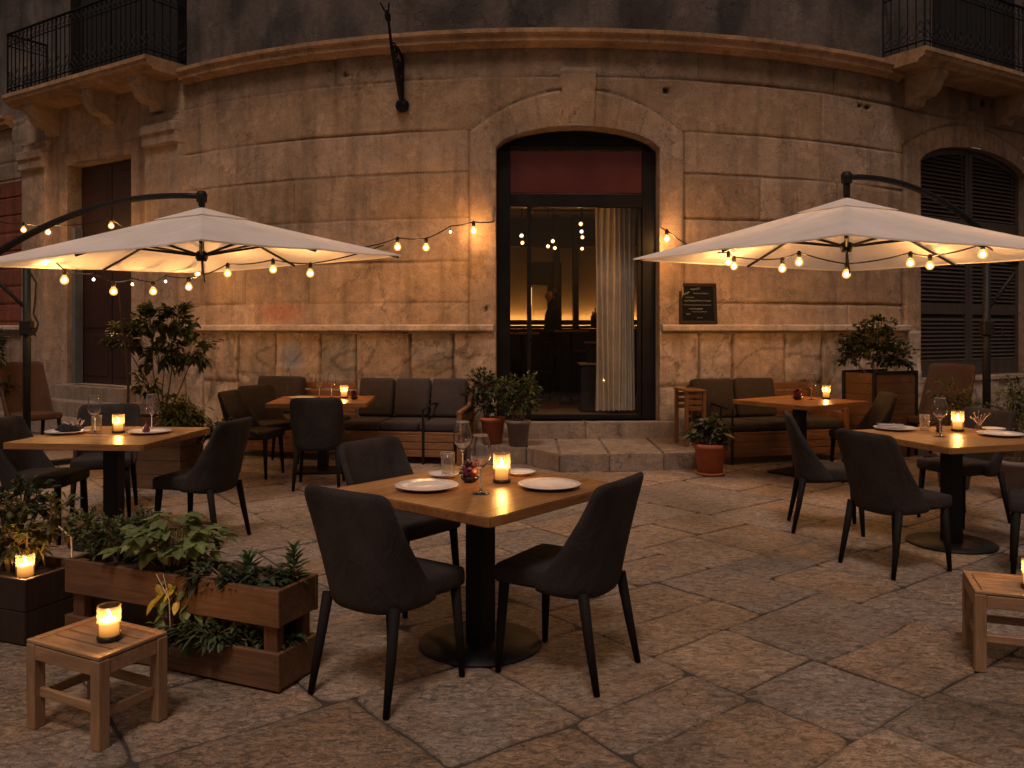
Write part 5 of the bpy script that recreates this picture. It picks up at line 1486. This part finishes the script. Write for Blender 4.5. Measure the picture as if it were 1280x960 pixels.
# right table greenery
for (x, y, sz, lb, sd) in ((4.15, 7.9, .30, 'wispy flowering shrub left of the right parasol pole', 51), (5.0, 8.3, .34, 'wispy flowering shrub right of the right parasol pole', 52), (4.45, 7.4, .22, 'low leafy shrub behind the right table', 53)):
    pot(x, y, 0, .17, .34, M['greypot'], 'grey pot holding the ' + lb.split(' ', 1)[0] + ' shrub ' + lb.split('shrub ')[1])
    bush('flowering_shrub', (x, y, .28), lb, [(0, 0, .35, sz, sz * .8, .26), (-.05, 0, .62, sz * .7, sz * .6, .18), (.12, 0, .5, sz * .6, sz * .6, .2)], 1100, .045, .016, GR, sd, var=.7)
t = empty('flower_vase', (3.42, 6.16, CZ), 0, 'tiny glass vase with small flowers behind the candle on the right table', 'vase')
bm = BM(); lathe(bm, [(0, 0), (.022, 0), (.03, .02), (.016, .045), (.018, .06)], 14); obj('vase', bm, M['thin'], t, True)
bm = BM(); rg = random.Random(8)
for k in range(12):
    e = Vector((rg.uniform(-.07, .07), rg.uniform(-.05, .05), rg.uniform(.08, .14))); tube(bm, [(0, 0, .03), e * .6 + Vector((0, 0, .02)), e], .0012, 4); 
    for j in range(4): d = Vector((rg.uniform(-1, 1), rg.uniform(-1, 1), rg.uniform(-.2, 1))).normalized() * .012; s_ = d.cross(Vector((0, 0, 1))).normalized() * .005; bm.faces.new([bm.verts.new(q) for q in (e, e + d * .6 + s_, e + d, e + d * .6 - s_)])
obj('flowers', bm, M['petal'], t)

# foreground slatted planter --------------------------------------------------------
A0 = Vector((-2.09, 3.93, 0)); B0 = Vector((-.955, 3.445, 0)); dv = B0 - A0; PLn = dv.length; prz = atan2(dv.y, dv.x); PD = .27; PH = .425
pc = A0.lerp(B0, .5) + Vector((-sin(prz), cos(prz), 0)) * (PD / 2)
t = empty('pallet_planter', pc, prz, 'long low planter of rough reddish boards with gaps in the left foreground', 'planter')
for z, h, q in ((.345, .155, 0), (.085, .155, 1)):
    for sy in (-1, 1):
        bm = BM(); box(bm, (0, sy * (PD / 2 - .011), z), (PLn, .022, h), .003)
        for sx in (-.97, -.955, .955, .97):
            for zz_ in (-.045, .045):
                if sy < 0: tube(bm, [(sx * PLn / 2, -PD / 2 - .002, z + zz_), (sx * PLn / 2, -PD / 2 + .004, z + zz_)], .004, 6)
        obj('board', bm, M['crate'], t)
for sx in (-1, 1):
    for k, z in enumerate((.345, .085)): bm = BM(); box(bm, (sx * (PLn / 2 - .012), 0, z + .001), (.022, PD - .048, .150), .003); obj('end_board', bm, M['crate'], t)
for sx in (-1, -.02, 1):
    for sy in (-1, 1):
        bm = BM(); box(bm, (sx * (PLn / 2 - .062), sy * (PD / 2 - .046), .208), (.07, .045, .41), .003); obj('post', bm, M['cratez'], t)
bm = BM(); box(bm, (0, 0, .20), (PLn - .17, PD - .15, .36)); obj('liner', bm, M['darkbox'], t)
bm = BM(); box(bm, (0, 0, .385), (PLn - .06, PD - .06, .01)); obj('soil', bm, M['soil'], t)
def pp(f, dy, z): q = A0.lerp(B0, f) + Vector((-sin(prz), cos(prz), 0)) * dy; return (q.x, q.y, z)
bush('herb', pp(.13, .15, .38), 'fine leaved dark herb filling the left end of the slatted planter', [(0, 0, .13, .22, .13, .12), (.13, .03, .15, .14, .12, .12), (-.14, .02, .17, .12, .10, .10)], 2000, .034, .016, (0.078, 0.108, 0.040), 61, droop=.3)
def broadleaf(loc, lb, seed):
    rg = random.Random(seed); t = empty('broadleaf_plant', loc, 0, lb, 'plant'); V, Fc, C = [], [], []; bs = BM()
    for k in range(64):
        th = rg.uniform(0, 2 * pi); r = rg.uniform(.03, .20); z = rg.uniform(.08, .26) * (1.15 - r * 2)
        e = Vector((cos(th) * r * 1.25, sin(th) * r * .75, z))
        tube(bs, [(e.x * .15, e.y * .15, 0), (e.x * .6, e.y * .6, z * .9), e], [.003, .0022, .0014], 4)
        sh = rg.uniform(.6, 1.35)
        for j in range(3):
            a_ = th + (j - 1) * .9
            add_leaf(V, Fc, C, e, Vector((cos(a_), sin(a_), rg.uniform(-.15, .35))), rg.uniform(.07, .105), rg.uniform(.042, .058), (.165 * sh, .205 * sh, .075 * sh), rg, .35, .2)
    # trailing runners over the front
    for k, (x0, ln) in enumerate(((-.02, .20), (.07, .25), (.14, .34), (.19, .30), (.03, .12), (.24, .16), (.12, .20))):
        pts = [Vector((x0, -.10, .03)), Vector((x0 + .02, -.17, .0)), Vector((x0 + .03, -.185, -.35 * ln)), Vector((x0 + .04 + .03 * sin(k), -.19, -ln))]
        tube(bs, pts, .0018, 4)
        for i in range(9):
            f = i / 8 * 2.99; a_, b_ = pts[int(f)], pts[min(3, int(f) + 1)]; p = a_.lerp(b_, f - int(f))
            sh = rg.uniform(.7, 1.3); ang = rg.uniform(0, 2 * pi)
            yel = (k in (0, 1, 4) and i in (3, 4, 5) and rg.random() < .75)
            col = (.50 * sh, .34 * sh, .03) if yel else (.13 * sh, .17 * sh, .05 * sh)
            add_leaf(V, Fc, C, p, Vector((cos(ang), -abs(sin(ang)) * .6 - .15, -.5)), rg.uniform(.045, .075), rg.uniform(.03, .042), col, rg, .4, .2)
    leaf_obj('foliage', V, Fc, C, t); obj('stem', bs, M['stem'], t)
broadleaf(pp(.43, .13, .39), 'broad leaved plant with yellowing leaves trailing over the front of the slatted planter', 62)
def spiky(loc, lb, h, seed, n=34, L=.11):
    rg = random.Random(seed); t = empty('spiky_plant', loc, 0, lb, 'plant', 'spiky lily plants in the slatted planter'); V, Fc, C = [], [], []
    for k in range(n):
        f = k / n; th = k * 2.399; z = h * f
        sh = rg.uniform(.7, 1.3); el = .1 + 1.0 * f
        add_leaf(V, Fc, C, Vector((0, 0, z)), Vector((cos(th) * cos(el), sin(th) * cos(el), sin(el))), L * (1.15 - .5 * f) * rg.uniform(.85, 1.1), .020, (.06 * sh, .115 * sh, .042 * sh), rg, .18, .5)
    leaf_obj('foliage', V, Fc, C, t); bm = BM(); tube(bm, [(0, 0, -.02), (0, 0, h)], [.005, .003], 5); obj('stem', bm, M['stem'], t)
spiky(pp(.955, .17, .39), 'taller spiky lily plant at the right end of the slatted planter', .16, 71, 40, .095)
spiky(pp(.765, .16, .39), 'shorter spiky lily plant in the right half of the slatted planter', .10, 72, 34, .105)
bush('ground_cover', pp(.84, .12, .39), 'low dark green foliage around the spiky plants in the slatted planter', [(0, 0, .03, .22, .10, .05), (-.20, 0, .04, .14, .1, .06)], 620, .055, .026, (0.042, 0.062, 0.032), 73, droop=.5)
bush('trailing_plant', pp(.70, .06, .10), 'dark trailing foliage in the open gap of the slatted planter', [(0, -.07, .09, .30, .05, .07), (.28, -.07, .08, .12, .05, .07)], 700, .050, .020, DG, 74, droop=.5)
bm = BM(); a_ = Vector(pp(.555, -.035, .36)); tube(bm, [a_ + Vector((-.06, 0, .08)), a_ + Vector((-.02, 0, .0)), a_ + Vector((0, -.01, -.03)), a_ + Vector((.005, -.01, -.17)), a_ + Vector((.002, -.01, -.26))], .0022, 5)
tube(bm, [a_ + Vector((-.03, 0, .08)), a_ + Vector((0, -.01, -.03))], .002, 5)
o = obj('twine', bm, M['string']); tag(o, 'pale twine hanging down the front of the slatted planter', 'twine')

# corner planter ----------------------------------------------------------------------
cc = Vector((-2.30, 3.97, 0)); crz = RD(-22); w_, d_ = .50, .36
pc2 = cc + Vector((-cos(crz) * w_ / 2 - sin(crz) * d_ / 2, -sin(crz) * w_ / 2 + cos(crz) * d_ / 2, 0))
planter_box('planter_box', pc2.x, pc2.y, 0, crz, w_, d_, .31, M['darkbox'], 'dark square planter at the left edge beside the slatted planter')
def lp(x, y, z): return (pc2.x + cos(crz) * x - sin(crz) * y, pc2.y + sin(crz) * x + cos(crz) * y, z)
jar = mk_candle(.042, .125, .035, .072)
for k, (p, lb) in enumerate(((lp(.115, -.07, .272), 'lit candle in a frosted jar standing on the soil of the dark corner planter'), ((-1.515, 3.165, .3325), 'lit candle in a short glass jar on the slatted stool in the left foreground'), ((2.30, 3.72, .3525), 'lit candle on the stool at the right edge of the photo'))):
    c = jar if k == 0 else copy_tree(jar); put(c, p[0], p[1], p[2], lb, 'candle', 0, 'short jar candles near the ground')
bush('leafy_plant', lp(-.02, .03, .24), 'upright leafy plant lit by the candle in the dark corner planter', [(-.04, 0, .20, .20, .13, .16), (.10, .08, .28, .12, .1, .12), (-.16, 0, .36, .14, .1, .13)], 620, .075, .026, (0.11, 0.115, 0.035), 81, droop=.4)
bush('small_shrub', lp(-.15, .12, .24), 'dark upright shrub at the back of the dark corner planter', [(0, 0, .35, .2, .13, .16)], 420, .05, .02, DG, 82)
bm = BM(); q = Vector(lp(.19, .10, .24)); tube(bm, [q, q + Vector((.03, 0, .06)), q + Vector((.025, 0, .20)), q + Vector((-.04, 0, .26))], [.005, .005, .004, .003], 6)
o = obj('dead_branch', bm, M['string']); tag(o, 'thin pale bent branch beside the candle in the dark corner planter', 'branch')

# stools ----------------------------------------------------------------------------
def stool(x, y, rz, w, d, h, lb):
    t = empty('slatted_stool', (x, y, 0), rz, lb, 'stool', 'low wooden stools in the foreground')
    lg = .048
    for sx in (-1, 1):
        for sy in (-1, 1): bm = BM(); box(bm, (sx * (w / 2 - lg / 2), sy * (d / 2 - lg / 2), h / 2 - .002), (lg, lg, h), .004); obj('leg', bm, M['stoolz'], t)
    for sg in (-1, 1):
        for c_, s_ in (((0, sg * (d / 2 - .014), h - .032), (w - 2 * lg, .022, .055)), ((0, sg * (d / 2 - .03), h * .42), (w - 2 * lg, .018, .035)),
                       ((sg * (w / 2 - .014), 0, h - .032), (.022, d - 2 * lg, .055)), ((sg * (w / 2 - .03), 0, h * .36), (.018, d - 2 * lg, .035))):
            bm = BM(); box(bm, c_, s_, .003); obj('rail', bm, M['stool'], t)
    bm = BM()
    for sy in (-1, 1): box(bm, (0, sy * (d / 2 - .014), h + .006), (w - .004, .026, .012), .002)
    for sx in (-1, 1): box(bm, (sx * (w / 2 - .016), 0, h + .0062), (.028, d - .056, .012), .002)
    obj('top_frame', bm, M['stool'], t)
    n = 4; iw = (d - .066) / n
    for k in range(n):
        bm = BM(); box(bm, (0, -d / 2 + .033 + iw * (k + .5), h + .001), (w - .072, iw - .009, .012), .002); obj('slat', bm, M['stool'], t)
    return t
stool(-1.575, 3.20, RD(-27), .41, .30, .32, 'low slatted wooden stool carrying a candle in the left foreground')
stool(2.285, 3.76, RD(-20), .44, .34, .34, 'low slatted wooden stool cut by the right edge of the photo')

# ------------------------------------------------------------------ camera, light, world
cam = bpy.data.cameras.new('camera'); co = bpy.data.objects.new('camera', cam); COL.objects.link(co)
co.location = (0, 0, EYE); co.rotation_euler = (RD(90), 0, 0)
cam.sensor_width = 36; cam.lens = F / 1280 * 36; cam.shift_y = -(480 - HOR) / 1280; cam.clip_end = 500; cam.clip_start = .05
sc.camera = co
w = bpy.data.worlds.new('World'); sc.world = w; w.use_nodes = True; nt = w.node_tree
bg = nt.nodes['Background']; sky = nt.nodes.new('ShaderNodeTexSky'); sky.sky_type = 'NISHITA'; sky.sun_disc = False
sky.sun_elevation = RD(62); sky.sun_rotation = RD(190); sky.air_density = 1.0; sky.dust_density = 3.0
tn = nt.nodes.new('ShaderNodeMix'); tn.data_type = 'RGBA'; tn.blend_type = 'MULTIPLY'; tn.inputs[0].default_value = 1.0
tn.inputs[7].default_value = (1.0, .62, .41, 1)
nt.links.new(sky.outputs[0], tn.inputs[6]); nt.links.new(tn.outputs[2], bg.inputs[0]); bg.inputs[1].default_value = .047
sun = bpy.data.lights.new('sun', 'SUN'); sun.energy = 1.15; sun.angle = RD(14); sun.color = (1, .83, .72)
so = bpy.data.objects.new('sun', sun); COL.objects.link(so); so.rotation_euler = (RD(28), 0, RD(-10))
sc.view_settings.view_transform = 'Standard'; sc.view_settings.look = 'None'; sc.view_settings.exposure = 0
sc.render.engine = 'CYCLES'
cy = sc.cycles; cy.use_denoising = True; cy.denoiser = 'OPENIMAGEDENOISE'; cy.max_bounces = 8; cy.transparent_max_bounces = 12; cy.transmission_bounces = 8
cy.sample_clamp_indirect = 4.0; cy.caustics_reflective = False; cy.caustics_refractive = False; cy.use_light_tree = True
